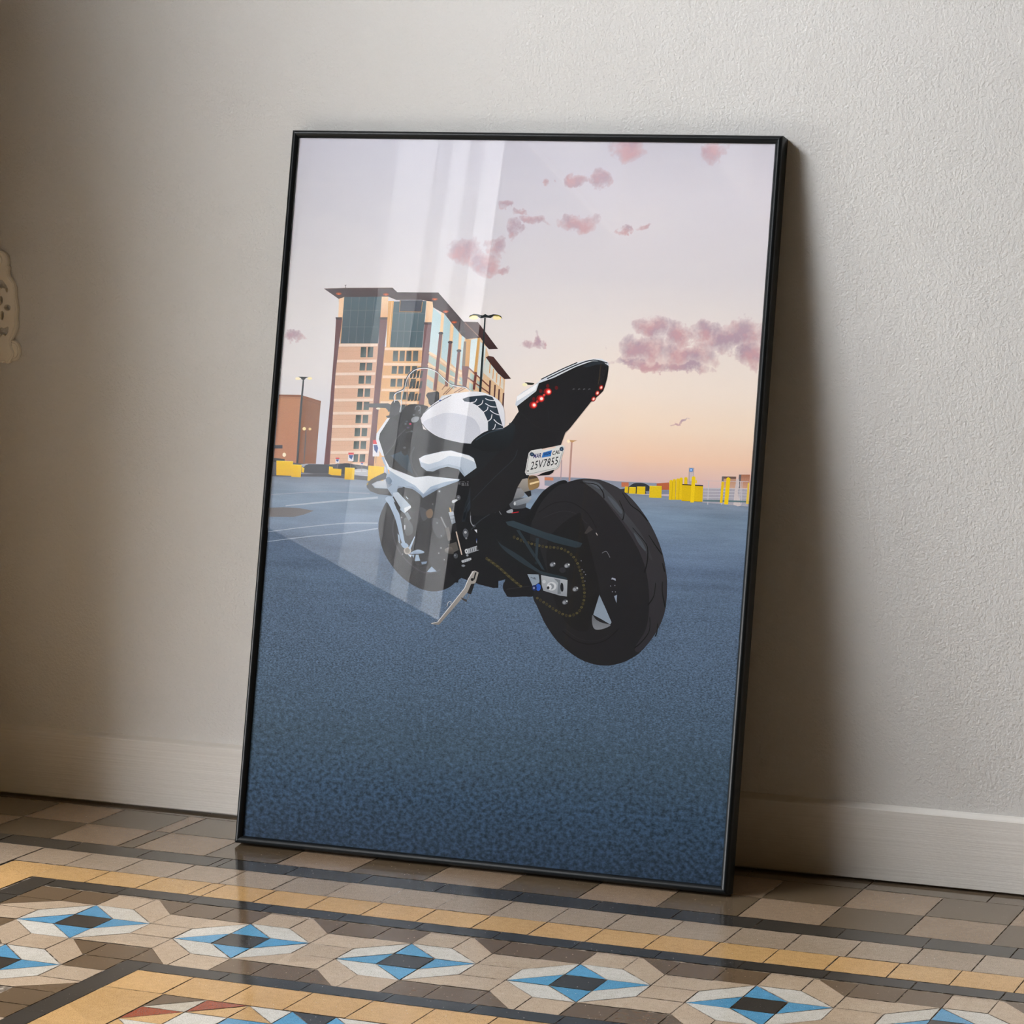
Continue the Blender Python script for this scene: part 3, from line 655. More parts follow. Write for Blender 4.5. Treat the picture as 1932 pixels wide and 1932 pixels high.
P 85888d 2484,4754 -1,-5 -3,-3 -4,-2 -5,-1 -4,2 -3,3 -2,4 1,5 3,3 4,3 5,0 4,-2 3,-3
P 85888d 1974,4073 -1,-3 -2,-3 -4,-2 -4,-1 -3,2 -3,3 -1,3 0,4 2,3 4,2 4,0 4,-1 3,-3
P 85888d 2040,3915 -1,-3 -2,-3 -3,-1 -3,0 -3,1 -3,2 -1,3 1,3 2,3 3,1 3,1 3,-1 3,-3
P 85888d 1989,4388 -1,-5 -3,-3 -4,-3 -5,0 -4,2 -3,3 -2,4 1,5 3,3 4,3 4,0 5,-2 3,-3
P 85888d 2004,4201 0,-5 -3,-3 -4,-3 -5,0 -4,2 -3,3 -2,4 1,5 2,3 5,2 4,1 5,-2 3,-3
P a9b2bd/7d8793 2623,4492 65,14 43,-144 -50,-23
W 555c66 2640,4436 64,15 -2,6 -64,-15
W 555c66 2656,4394 59,15 -2,6 -59,-14
P c7a45a 2628,4552 17,-2 20,-53 -24,-4
P 26272a 2684,4340 53,17 20,-95 -50,-14
W cdbdb0 2740,4248 103,-294 15,5 -103,293
P c6ccd3 2656,4624 5,22 62,24 14,-20 -62,-42
P 5c5f66 2772,4687 -2,-15 -8,-12 -11,-7 -14,-1 -12,6 -10,11 -4,15 2,15 7,12 12,7 13,1 13,-6 9,-11
P 8f949b 2753,4689 -1,-5 -3,-4 -4,-3 -6,0 -5,2 -3,4 -2,5 1,5 3,4 5,2 5,0 5,-2 4,-3
P 4b4f56 2919,4240 1,-27 -6,-23 -13,-14 -18,-3 -17,9 -15,20 -9,26 -1,27 6,23 13,14 18,3 17,-10 15,-19
P a9adb3 2894,4249 -1,-8 -4,-6 -7,-3 -8,-1 -8,3 -5,5 -3,8 1,7 5,6 7,4 8,0 7,-2 6,-6
P 83878d 2907,4172 -1,-6 -3,-4 -6,-3 -6,0 -5,2 -4,4 -2,5 1,6 3,4 5,3 6,1 6,-3 4,-4
P 50555c 2945,4598 -1,-8 -5,-7 -7,-4 -9,0 -8,3 -6,6 -3,8 2,8 4,6 8,4 9,1 8,-3 6,-6
P a5abb3 2935,4597 -1,-4 -2,-3 -4,-1 -4,-1 -3,2 -3,3 -1,3 0,4 3,3 3,2 4,0 4,-1 3,-3
P 50555c 2989,4671 -1,-8 -5,-7 -8,-4 -8,0 -8,3 -6,6 -3,8 1,8 5,6 8,4 8,1 8,-3 6,-6
P a5abb3 2979,4670 -1,-3 -2,-4 -4,-1 -4,-1 -4,2 -2,3 -2,3 1,4 2,3 4,2 4,0 4,-1 2,-3
P 50555c 3008,4336 -1,-8 -5,-7 -8,-4 -9,0 -8,3 -6,6 -2,8 1,8 5,6 8,4 8,1 8,-3 6,-6
P a5abb3 2997,4335 0,-3 -3,-3 -3,-2 -4,-1 -4,2 -2,3 -2,3 1,4 2,3 4,2 4,0 3,-1 3,-3
P 50555c 3076,4295 -1,-8 -5,-7 -8,-4 -8,0 -8,3 -6,6 -3,7 1,8 5,7 8,4 8,1 8,-3 6,-6
P a5abb3 3066,4294 -1,-4 -2,-3 -4,-1 -4,-1 -4,2 -2,2 -1,4 0,4 2,3 4,2 4,0 4,-1 2,-3
P 50555c 2911,4975 -1,-8 -5,-7 -8,-4 -8,0 -9,3 -6,6 -2,8 1,8 5,6 8,4 8,1 8,-3 6,-6
P a5abb3 2900,4974 0,-4 -2,-3 -4,-1 -4,-1 -4,2 -2,3 -2,3 1,4 2,3 4,2 4,0 3,-1 3,-3
P 50555c 3448,5065 -2,-8 -5,-7 -7,-4 -9,0 -8,3 -6,6 -2,8 1,8 5,6 7,4 9,1 8,-3 6,-6
P a5abb3 3437,5064 -1,-4 -2,-3 -3,-1 -4,-1 -4,2 -3,3 -1,3 1,4 2,3 3,2 4,0 4,-1 3,-3
P 50555c 3558,5267 -1,-8 -5,-6 -8,-4 -8,-1 -8,4 -6,6 -3,7 1,8 5,7 8,4 8,0 8,-3 6,-6
P a5abb3 3547,5267 0,-4 -2,-3 -4,-2 -4,0 -3,2 -3,2 -1,4 0,4 2,3 4,1 4,1 4,-2 2,-3
P 50555c 3214,4620 -1,-8 -5,-7 -7,-4 -9,0 -8,3 -6,6 -2,8 1,8 5,6 7,4 9,1 8,-3 6,-6
P a5abb3 3204,4619 -1,-3 -2,-4 -3,-1 -4,-1 -4,2 -3,3 -1,3 1,4 2,3 3,2 4,0 4,-1 3,-3
P 50555c 2493,4754 -2,-8 -4,-7 -8,-4 -9,0 -8,3 -6,6 -3,8 2,8 5,7 7,4 9,0 8,-3 6,-6
P a5abb3 2482,4754 0,-4 -3,-3 -3,-2 -4,0 -4,1 -3,3 -1,4 1,3 2,3 3,2 4,0 4,-1 3,-3
W 868b92 2919,4568 1,-32 1,-48 3,-50 5,-40 10,-27 13,-19 13,-14 9,-10 9,7 -9,10 -12,13 -13,18 -9,24 -5,39 -2,49 -1,48 -1,32
W 262d34 2940,5083 -21,-113 -30,-165 -30,-169 -23,-124 -13,-71 -8,-42 -3,-19 47,11 5,50 8,83 17,93 32,81 58,74 81,76 80,67 55,47 -30,31 -54,-47 -81,-68 -84,-79 -64,-81 -35,-90 -18,-98 -9,-84 -5,-50 41,-13 2,9 8,41 13,71 23,124 30,169 30,165 21,113
P 27303a 2975,4910 44,22 56,10 51,0 28,-8 -5,-20 -28,-31 -34,-35 -29,-32 -18,-25 -15,-21 -15,-24 -18,-33 -27,-53 -30,-67 -29,-58 -18,-25 -7,21 2,53 8,65 10,59 12,55 15,57 20,52
W 323c45 3439,5242 5,-7 8,-7 -1,-15 -21,-36 -54,-67 -76,-89 -84,-92 -74,-77 -64,-56 -61,-45 -56,-40 -45,-41 -32,-46 -22,-47 -14,-40 -10,-28 9,-3 11,28 14,40 21,45 31,45 44,40 55,40 62,45 65,56 74,78 84,92 76,89 54,67 23,38 0,22 -9,10 -5,6
W 30383f 3024,5018 184,-47 4,16 -184,47
W 2c343b 3186,4503 -23,-16 -34,-22 -37,-27 -34,-27 -32,-31 -32,-35 -27,-32 -20,-22 9,-7 20,22 27,32 32,34 31,31 34,27 37,26 33,22 23,16
P 5c6b7a 3159,4504 27,44 103,20 -42,-38
P d4dae2 2994,4287 33,5 82,-87 44,-27 -30,-2 -28,14
P 2a4b97 3034,4171 5,7 8,4 12,1 14,-1 20,-4 23,-6 24,-9 19,-11 13,-17 11,-22 7,-21 2,-16 -5,-10 -11,-6 -13,-2 -12,2 -10,10 -10,16 -10,17 -12,11 -15,1 -16,-5 -16,-5 -13,2 -8,12 -6,19 -2,19
P a8b2be 3080,4137 -1,-12 -6,-9 -8,-6 -10,-1 -10,5 -7,9 -3,11 1,12 6,10 8,5 10,1 10,-5 7,-8
P 3a4048 3070,4136 -1,-6 -3,-6 -4,-3 -6,0 -5,2 -4,5 -1,7 0,7 3,5 5,4 5,0 5,-3 4,-5
P b4bac1/8a9098 2884,4015 13,19 37,8 183,69 31,-12 4,-43 -212,-80 -35,-5
W 3c4148 2953,4047 17,-55 6,1 -16,56
W 3c4148 2980,4056 16,-55 7,2 -17,54
W 3c4148 3006,4064 17,-54 6,2 -17,54
W 3c4148 3032,4073 17,-54 6,2 -16,54
W 3c4148 3059,4082 16,-53 7,1 -17,54
W 3c4148 3085,4091 17,-53 6,1 -16,53
P cfd4d9 2928,4007 -1,-13 -4,-10 -8,-6 -8,0 -9,5 -6,9 -3,12 1,13 5,10 7,6 9,0 8,-5 6,-9
P 50565d 2918,4006 -1,-6 -2,-5 -3,-3 -4,0 -4,2 -3,5 -1,6 0,6 2,5 3,3 5,0 3,-2 3,-5
P a7adb5 2858,3884 22,10 31,12 33,11 23,7 11,2 4,-2 0,-4 1,-4 1,-5 2,-5 -2,-5 -9,-7 -19,-9 -28,-11 -28,-11 -21,-6 -11,-2 -5,2 -1,3 -2,4 -4,4 -5,4 0,5
W 43484e 2883,3902 9,-34 5,2 -9,33
W 43484e 2910,3903 9,-33 5,1 -9,34
W 43484e 2937,3905 9,-33 5,1 -9,33
W 43484e 2959,3907 9,-34 6,2 -9,33
P 8e959d 2941,3955 0,-6 -4,-5 -6,-3 -7,-1 -6,3 -5,4 -2,6 1,7 4,5 6,3 7,0 6,-2 5,-5
P 7d848c 2908,3819 -2,-6 -7,-5 -10,-4 -12,0 -10,2 -7,4 -4,6 3,6 6,6 10,3 12,1 10,-2 8,-5
P 45494f 2799,3939 -1,-14 -8,-13 -11,-7 -14,-1 -12,6 -10,11 -4,15 2,15 7,12 12,7 13,1 13,-6 9,-11
P 777b80 2769,3945 -1,-5 -3,-4 -5,-3 -5,0 -5,2 -4,3 -2,5 1,5 3,4 5,3 5,0 5,-2 4,-4
P 9d9a96/827d78 3008,3755 40,11 51,-22 -28,-126 -126,-163 -321,-400 -14,-15 -105,-1 -5,16 84,23 346,468 25,65 11,50
W d3d5d8 3022,3758 -60,-102 -42,-122 -332,-456 -82,-24 2,-8 87,27 333,456 43,123 59,102
P 1a1b1e 3050,3744 22,-2 -22,-97 -16,13
P 131417 3041,3650 -2,-9 -5,-7 -8,-4 -9,-1 -9,4 -6,6 -3,8 1,9 5,7 9,5 9,0 9,-3 6,-7
P 1c1d20 3057,3600 -39,-143 -53,14 44,122
W 6e6c6a 2989,3459 -19,-71 8,-2 20,71
P 423d3a 2881,3411 88,-25 -3,-31 -60,27
W b9bcc0 2707,3280 1,11 2,15 3,15 4,11 8,6 10,5 10,3 5,0 1,-3 -1,-9 -1,-11 -1,-7 8,-1 1,7 1,11 0,11 -4,8 -10,1 -12,-3 -12,-5 -10,-9 -5,-13 -3,-16 -2,-15 -1,-11
P 232226/1d1d20 4198,4960 35,13 32,11 30,10 32,9 33,7 33,5 33,5 31,2 31,2 30,-1 29,-1 28,-2 26,-3 26,-3 25,-5 27,-6 28,-7 30,-9 31,-11 30,-11 29,-11 29,-12 30,-14 33,-19 39,-24 42,-28 44,-32 45,-38 47,-45 49,-51 48,-54 45,-54 41,-54 38,-54 35,-56 33,-55 30,-55 27,-55 24,-55 23,-56 20,-58 18,-59 15,-58 13,-55 11,-49 7,-45 6,-46 4,-50 3,-59 2,-65 -1,-64 -3,-60 -6,-52 -9,-48 -12,-47 -15,-48 -20,-49 -23,-50 -26,-50 -31,-50 -34,-52 -38,-54 -41,-52 -43,-46 -46,-38 -48,-34 -49,-30 -49,-25 -50,-21 -51,-16 -50,-13 -48,-9 -44,-5 -43,-2 -43,1 -44,4 -47,7 -49,10 -49,13 -48,17 -47,20 -47,23 -45,26 -45,28 -44,29 -43,29 -43,33 -42,38 -43,45 -42,49 -41,52 -38,51 -34,52 -31,53 -29,50 -25,46 -22,33 -18,23 -16,29 -18,50 -19,75 -21,92 -19,105 -14,114 -11,133 -9,150 -3,149 7,128 21,103 30,89 36,74 35,63 33,45 33,30 35,23 37,21 42,22 45,18 44,16
P 353438/2c2b2f 4401,5000 14,18 50,5 61,-1 49,-2 28,0 20,-1 22,-5 34,-11 52,-17 64,-23 66,-26 58,-28 47,-26 41,-28 39,-31 43,-37 47,-45 49,-51 48,-54 45,-54 41,-54 38,-54 35,-56 33,-55 30,-55 27,-55 24,-55 23,-56 20,-58 18,-59 15,-58 13,-55 11,-49 7,-45 6,-46 4,-50 3,-59 2,-65 -1,-64 -3,-60 -6,-52 -9,-48 -12,-47 -15,-48 -20,-49 -23,-51 -26,-50 -31,-49 -37,-54 -44,-57 -42,-49 -34,-30 -27,-9 -22,7 -13,21 0,31 21,46 36,59 40,68 28,70 14,74 6,79 1,82 -3,83 -7,85 -13,88 -16,87 -19,80 -22,73 -24,67 -29,64 -33,65 -39,68 -45,67 -47,67 -49,64 -50,62 -53,61 -53,58 -52,56 -47,53 -45,49 -46,48 -52,48 -71,52 -84,53 -72,48
P 46494f/36363a 4401,4993 23,9 54,1 63,-5 51,-9 32,-13 25,-19 24,-22 28,-24 33,-26 36,-28 36,-31 35,-32 32,-34 31,-36 31,-38 34,-37 37,-38 40,-38 40,-39 40,-43 41,-45 42,-48 40,-51 37,-53 37,-64 37,-72 30,-64 16,-41 1,-15 -12,4 -21,18 -28,30 -39,46 -50,63 -53,67 -50,61 -44,52 -43,49 -43,48 -45,48 -50,50 -52,51 -52,50 -51,46 -48,43 -47,40 -46,38 -47,35 -55,35 -61,33 -49,28
P 545a62 4431,4987 28,2 50,-1 55,-4 44,-8 29,-14 24,-19 17,-19 8,-13 -4,-8 -13,-5 -20,-1 -21,3 -23,9 -28,14 -28,14 -27,13 -30,12 -33,11 -25,9
P 4f555c 4752,4817 14,-3 28,-16 34,-22 31,-23 27,-25 28,-29 24,-28 16,-23 7,-19 1,-16 -6,-9 -13,1 -21,16 -29,28 -32,31 -28,30 -27,31 -27,33 -21,28
P 4a4f56 5135,4381 17,-11 30,-27 34,-35 28,-31 22,-29 20,-30 16,-28 9,-19 1,-10 -6,-4 -10,3 -14,9 -20,19 -26,27 -27,30 -22,29 -20,31 -19,36 -12,28
W 131316 4374,4962 34,0 49,-1 52,-1 41,-3 25,-5 18,-5 14,-8 15,-11 17,-16 17,-20 16,-20 12,-20 7,-19 4,-20 3,-17 1,-13 17,2 -2,12 -3,19 -5,21 -9,21 -13,21 -17,21 -18,21 -19,16 -17,11 -16,9 -19,5 -27,5 -42,2 -52,1 -49,0 -34,0
W 131316 4909,4768 12,-23 18,-34 19,-36 13,-28 7,-18 2,-12 1,-10 0,-12 -2,-18 -4,-20 -4,-18 -3,-13 16,-3 2,13 4,18 3,21 2,19 -1,14 -1,11 -4,14 -8,18 -14,28 -19,36 -19,34 -12,23
W 131316 4941,4869 21,-28 31,-42 35,-43 33,-37 31,-24 30,-17 30,-16 30,-20 33,-29 36,-35 32,-32 22,-22 12,11 -23,22 -32,32 -37,34 -34,29 -32,21 -31,15 -30,17 -30,22 -32,35 -35,43 -32,41 -22,28
W 131316 5110,4435 35,-33 50,-47 51,-51 39,-41 20,-27 11,-19 6,-19 5,-27 5,-36 1,-44 0,-44 -2,-39 -6,-36 -8,-35 -8,-30 -6,-21 17,-4 5,21 8,30 7,36 5,37 2,41 0,44 -2,44 -5,38 -6,27 -7,21 -12,21 -22,27 -40,42 -52,50 -50,47 -35,33
W 131316 5329,4356 22,-29 32,-42 34,-45 30,-37 24,-28 22,-24 18,-20 13,-14 12,11 -13,13 -19,19 -23,23 -24,28 -31,36 -35,44 -33,41 -23,29
W 131316 5465,3768 -1,-31 -1,-45 -3,-48 -7,-41 -14,-34 -20,-33 -19,-28 -14,-19 14,-9 13,20 19,29 19,35 14,36 6,43 2,49 0,44 0,31
W 131316 5552,3787 1,-24 0,-33 3,-40 5,-41 11,-47 15,-53 14,-49 10,-34 16,4 -11,34 -15,48 -16,53 -12,46 -6,40 -3,39 -2,34 -1,23
W 131316 5423,3331 3,-32 5,-45 2,-49 -5,-44 -16,-38 -23,-37 -26,-35 -25,-31 -24,-26 -25,-23 -22,-18 -16,-13 11,-12 15,14 23,19 25,24 24,27 24,31 26,36 24,39 15,41 5,46 -3,50 -5,45 -4,32
W 131316 5529,3263 0,-18 1,-26 1,-27 -1,-24 -4,-20 -6,-20 -6,-17 -5,-11 16,-5 3,12 6,17 5,21 3,22 0,25 -1,28 -2,26 -2,17
W 131316 5534,4018 36,-109 16,6 -44,106
W 17171a 3849,4554 34,26 49,38 57,38 55,27 56,16 59,9 60,2 57,-7 56,-17 56,-26 53,-33 48,-36 44,-46 42,-54 35,-51 25,-35 7,5 -25,35 -35,51 -42,54 -45,47 -49,37 -54,33 -57,27 -57,17 -59,7 -61,-2 -60,-9 -57,-16 -57,-28 -57,-39 -49,-38 -35,-26
W 2f2f33 3912,4489 41,20 60,29 66,29 61,18 54,7 53,-1 52,-8 47,-14 46,-24 44,-34 38,-34 27,-24 4,4 -27,23 -39,34 -45,35 -46,25 -48,14 -52,7 -54,1 -55,-6 -62,-19 -66,-29 -60,-29 -42,-20
W 111114 4287,3075 33,-22 47,-33 54,-33 53,-25 51,-15 53,-10 53,-4 52,2 52,9 52,16 51,20 46,26 45,36 42,43 37,42 25,28 -8,7 -26,-28 -36,-42 -42,-43 -43,-34 -45,-25 -49,-20 -51,-15 -51,-9 -51,-2 -52,4 -51,10 -50,14 -52,24 -52,33 -47,32 -33,22
W 2b2b2f 4316,3107 36,-22 50,-33 58,-33 56,-23 56,-12 57,-6 57,0 52,6 50,16 48,24 42,25 29,16 -3,4 -29,-16 -41,-25 -48,-24 -49,-16 -52,-5 -56,-1 -57,6 -54,12 -56,23 -57,33 -51,32 -35,23
P 1a1a1c 4348,4558 40,26 18,1 17,-39 36,-93 72,-185 93,-256 87,-260 54,-197 6,-106 -24,-57 -36,-35 -29,-43 -15,-61 -11,-63 -16,-54 -29,-34 -48,-12 -61,4 -66,21 -63,39 -61,55 -61,71 -59,91 -52,115 -54,154 -55,186 -36,189 1,159 58,129 102,113 109,88
P 7e8c9b/8896a6 4743,3568 92,-160 95,-173 -14,-29 -113,54 -121,52
P 5d6066/7c8086 4671,3307 8,-2 12,-15 15,-19 17,-16 18,-10 20,-10 21,-8 24,-8 32,-5 37,-4 31,-5 15,-7 -9,-12 -25,-15 -31,-15 -29,-11 -26,-9 -28,-6 -26,-3 -21,2 -16,9 -13,13 -9,18 -8,21 -6,29 -5,36 -1,33
P 8a97a8 4939,3564 36,19 1,-103
P 9aa0ae 4882,3771 12,23 45,-8 7,-28 -38,14
P 3d3b3a 4481,4329 56,100 54,-47 -78,-57
P 7c8088 4945,3699 -3,-6 -7,-1 -4,6 3,6 7,1
P 7c8088 4890,3688 -4,-6 -7,0 -4,5 3,7 7,0
P 7c8088 4920,3618 -3,-6 -8,0 -4,5 3,7 8,0
P 7c8088 4959,3620 -3,-7 -7,0 -5,6 4,6 7,0
P 7c8088 4496,3871 -4,-6 -7,-1 -4,6 3,6 7,1
P 7c8088 4523,3842 -3,-6 -8,-1 -4,6 3,6 8,1
P 7c8088 4547,3812 -3,-7 -7,0 -4,6 3,6 7,0
P 7c8088 4518,3775 -3,-6 -8,-1 -4,6 3,6 8,1
P 7c8088 4546,3728 -3,-6 -7,0 -4,5 3,7 7,0
P 7c8088 4475,3981 -3,-7 -7,0 -5,6 4,6 7,0
W b9b4ae 4632,4342 21,-30 9,5 -22,30
W 6f7276 4739,4091 10,7 14,10 16,7 12,0 13,-12 15,-22 14,-22 9,-15 7,3 -10,16 -13,22 -16,23 -16,14 -17,0 -18,-8 -15,-10 -10,-7
P 141518 3625,4348 8,36 27,63 34,70 31,61 26,49 26,45 26,42 27,38 26,36 26,32 27,30 29,27 35,26 37,24 37,21 32,17 27,11 23,7 20,4 17,0 16,-3 14,-8 8,-9 -3,-10 -18,-8 -30,-8 -35,-11 -34,-17 -34,-25 -36,-31 -36,-34 -32,-36 -30,-37 -27,-39 -25,-42 -24,-42 -19,-47 -16,-51 -16,-48 -23,-40 -36,-38 -45,-35 -40,-22
W 2b3036 3729,4563 27,50 38,71 44,77 48,62 56,48 66,41 60,32 42,24 -3,5 -42,-23 -61,-33 -66,-41 -57,-49 -48,-63 -45,-77 -38,-72 -26,-49
P 16181b 3029,4313 264,72 188,-101 397,-117 147,-354 -233,-50 -513,255 -227,15
P 17171a 3452,3636 10,13 13,11 22,8 35,1 59,-3 78,-9 77,-14 57,-19 34,-29 21,-37 7,-36 -4,-27 -19,-12 -33,-3 -41,0 -42,-2 -47,-6 -55,-6 -51,-5 -39,0 -22,4 -10,8 -5,11 -8,12 -11,13 -12,16 -11,16 -7,18 -4,19 -1,21 2,21
W 2c2d31 3497,3552 308,62 -2,6 -307,-62
P 3c3822 3565,4225 -4,-15 -13,-7 -15,6 -7,14 5,15 13,7 14,-5
P 1b1a16 3552,4225 -3,-5 -6,-1 -3,5 2,5 6,0
P 57512f 3613,4208 -5,-11 -13,-5 -14,3 -7,11 5,11 13,6 14,-4
P 1b1a16 3600,4208 -3,-5 -6,-1 -3,5 2,5 6,0
P 3c3822 3661,4192 -4,-15 -13,-7 -15,5 -6,15 4,15 13,7 14,-6
P 1b1a16 3648,4191 -3,-5 -6,0 -3,4 2,5 6,1
P 57512f 3710,4178 -5,-12 -13,-5 -14,4 -7,10 5,11 13,6 14,-4
P 1b1a16 3697,4177 -3,-5 -6,-1 -3,5 2,5 6,0
P 3c3822 3759,4166 -4,-15 -13,-7 -14,5 -7,14 4,15 13,7 14,-5
P 1b1a16 3746,4165 -3,-5 -5,-1 -4,5 3,5 6,0
P 57512f 3809,4156 -5,-11 -13,-6 -14,4 -6,11 5,11 13,5 14,-4
P 1b1a16 3796,4155 -3,-5 -6,0 -3,4 3,5 6,1
P 3c3822 3859,4147 -4,-15 -13,-7 -14,5 -7,15 4,15 13,7 14,-5
P 1b1a16 3846,4146 -3,-5 -5,0 -4,5 3,5 6,0
P 57512f 3909,4139 -4,-11 -14,-5 -13,3 -7,11 5,11 13,5 14,-3
P 1b1a16 3896,4138 -2,-5 -6,0 -4,5 3,5 6,0
P 3c3822 3960,4132 -5,-15 -13,-7 -14,5 -7,15 5,15 13,7 14,-5
P 1b1a16 3946,4131 -2,-5 -6,0 -3,5 2,5 6,0
P 57512f 4010,4128 -5,-11 -13,-6 -14,4 -6,10 5,12 13,5 14,-4
P 1b1a16 3997,4127 -3,-5 -6,0 -3,4 3,5 5,1
P 3c3822 4061,4127 -5,-15 -13,-7 -14,6 -7,14 5,15 13,7 14,-5
P 1b1a16 4047,4127 -2,-5 -6,-1 -3,5 2,5 6,0
P 57512f 4111,4128 -5,-11 -13,-6 -14,4 -6,11 5,11 13,5 14,-4
P 1b1a16 4098,4127 -3,-5 -5,0 -4,4 3,5 6,1
P 3c3822 4162,4125 -5,-15 -13,-7 -14,5 -7,15 5,15 13,7 14,-6
P 1b1a16 4148,4124 -2,-5 -6,0 -3,4 2,5 6,1
P 57512f 4212,4118 -5,-11 -13,-5 -14,3 -7,11 5,11 13,5 14,-3
P 1b1a16 4198,4117 -2,-5 -6,0 -3,5 2,5 6,0
P 3c3822 4259,4103 -4,-15 -13,-7 -14,5 -7,14 5,15 13,7 14,-5
P 1b1a16 4246,4102 -2,-5 -6,0 -4,4 3,5 6,1
P 57512f 4304,4081 -4,-11 -13,-5 -14,3 -7,11 5,11 13,5 14,-4
P 1b1a16 4291,4080 -2,-5 -6,0 -3,5 2,5 6,0
P 3c3822 4346,4054 -4,-15 -13,-7 -14,5 -7,15 5,15 13,7 13,-5
P 1b1a16 4333,4053 -3,-5 -5,0 -4,5 3,5 6,0
P 57512f 4383,4021 -5,-11 -13,-5 -14,4 -6,10 5,11 13,5 14,-3
P 1b1a16 4370,4021 -3,-5 -6,-1 -3,5 3,5 6,0
P 3c3822 4415,3984 -5,-15 -13,-7 -13,6 -7,14 4,15 13,7 14,-5
P 1b1a16 4402,3983 -3,-4 -6,-1 -3,5 2,5 6,0
P 57512f 4442,3944 -5,-11 -13,-5 -14,3 -6,11 4,11 14,5 13,-4
P 1b1a16 4429,3943 -3,-5 -6,0 -3,4 2,5 6,1
P 3c3822 4463,3901 -4,-15 -13,-7 -14,5 -7,14 4,15 13,7 14,-5
P 1b1a16 4450,3900 -3,-5 -6,0 -3,4 3,5 6,1
P 57512f 4482,3857 -5,-12 -13,-5 -14,4 -6,10 5,11 13,6 13,-4
P 1b1a16 4469,3856 -3,-5 -6,-1 -3,5 3,5 5,0
P 3c3822 4501,3812 -5,-15 -13,-7 -14,6 -6,14 4,15 13,7 14,-5
P 1b1a16 4487,3811 -2,-4 -6,-1 -3,5 2,5 6,0
P 57512f 4518,3768 -5,-12 -13,-5 -14,4 -6,10 4,11 13,6 14,-4
P 1b1a16 4504,3767 -2,-5 -6,-1 -3,5 2,5 6,0
P 3c3822 4532,3722 -4,-15 -13,-7 -14,5 -7,15 4,15 13,6 14,-5
P 1b1a16 4519,3721 -3,-5 -6,0 -3,4 3,5 6,1
P 57512f 4544,3676 -4,-11 -13,-6 -14,4 -6,10 4,12 13,5 14,-4
P 1b1a16 4531,3675 -2,-5 -6,0 -3,4 2,5 6,1
P 3c3822 4555,3629 -4,-15 -13,-6 -14,5 -7,14 5,15 13,7 13,-5
P 1b1a16 4542,3629 -3,-5 -5,-1 -4,5 3,5 6,0
P 57512f 4563,3583 -5,-12 -13,-5 -14,4 -6,10 4,11 13,5 14,-3
P 1b1a16 4549,3582 -2,-5 -6,-1 -3,5 2,5 6,0
P 3c3822 4565,3535 -4,-15 -13,-7 -14,5 -6,15 4,15 13,7 14,-6
P 1b1a16 4552,3534 -2,-5 -6,0 -3,5 2,4 6,1
P 57512f 4563,3488 -5,-11 -13,-6 -14,4 -6,10 5,11 13,6 14,-4
P 1b1a16 4550,3487 -3,-5 -6,0 -3,4 3,5 6,1
P 3c3822 4554,3441 -5,-15 -13,-7 -14,6 -6,14 4,15 13,7 14,-5
P 1b1a16 4541,3440 -3,-5 -6,0 -3,5 2,5 6,0
P 57512f 4538,3396 -4,-11 -13,-5 -14,3 -6,11 4,11 13,5 14,-3
P 1b1a16 4525,3395 -2,-5 -6,0 -3,5 2,5 6,0
P 3c3822 4516,3354 -4,-15 -13,-7 -14,5 -7,14 5,15 12,7 14,-5
P 1b1a16 4503,3353 -3,-5 -5,0 -4,4 3,5 6,1
P 57512f 4482,3319 -4,-11 -13,-5 -14,3 -6,10 4,12 13,5 14,-4
P 1b1a16 4469,3318 -2,-5 -6,0 -3,4 2,5 6,1
P 3c3822 4441,3293 -5,-15 -13,-7 -13,5 -7,15 4,15 13,7 14,-6
P 1b1a16 4428,3292 -3,-5 -6,0 -3,4 2,5 6,1
P 57512f 4393,3278 -4,-11 -13,-5 -14,3 -7,11 5,11 13,5 14,-3
P 1b1a16 4380,3277 -2,-5 -6,0 -3,5 2,5 6,0
P 3c3822 4343,3280 -4,-15 -13,-7 -14,5 -7,15 5,15 13,7 14,-6
P 1b1a16 4330,3279 -2,-5 -6,0 -3,4 2,5 6,1
P 57512f 4295,3293 -5,-12 -13,-5 -14,4 -6,10 5,11 13,5 13,-3
P 1b1a16 4282,3292 -3,-5 -6,-1 -3,5 3,5 5,0
P 3c3822 4249,3311 -5,-15 -13,-7 -14,5 -7,14 5,16 13,7 14,-6
P 1b1a16 4235,3310 -2,-5 -6,0 -3,4 2,5 6,1
P 57512f 4203,3332 -4,-11 -13,-5 -14,3 -7,11 5,11 13,5 14,-3
P 1b1a16 4190,3331 -2,-5 -6,0 -3,5 2,5 6,0
P 3c3822 4159,3355 -5,-16 -13,-7 -14,6 -6,14 4,15 13,7 14,-5
P 1b1a16 4146,3354 -3,-5 -6,-1 -3,5 2,5 6,0
P 57512f 4115,3378 -5,-11 -13,-5 -14,3 -6,11 5,11 13,5 14,-3
P 1b1a16 4102,3377 -3,-5 -6,0 -3,5 3,5 5,0
P 3c3822 4072,3403 -5,-15 -13,-7 -14,5 -6,15 4,15 13,7 14,-6
P 1b1a16 4058,3402 -2,-5 -6,0 -3,4 2,5 6,1
P 57512f 4028,3427 -5,-11 -13,-6 -14,4 -6,10 4,11 13,6 14,-4
P 1b1a16 4015,3426 -3,-5 -6,0 -3,4 2,5 6,1
P 3c3822 3983,3450 -4,-15 -13,-7 -14,5 -7,14 4,15 13,7 15,-5
P 1b1a16 3970,3449 -2,-5 -6,0 -4,4 3,5 6,1
P 57512f 3939,3472 -5,-11 -13,-5 -14,3 -7,11 5,11 13,5 14,-3
P 1b1a16 3925,3472 -2,-5 -6,-1 -3,5 2,5 6,0
P 3c3822 3215,3930 -4,-15 -13,-7 -15,5 -6,15 4,15 13,7 14,-5
P 1b1a16 3202,3929 -3,-5 -6,0 -3,5 3,5 6,0
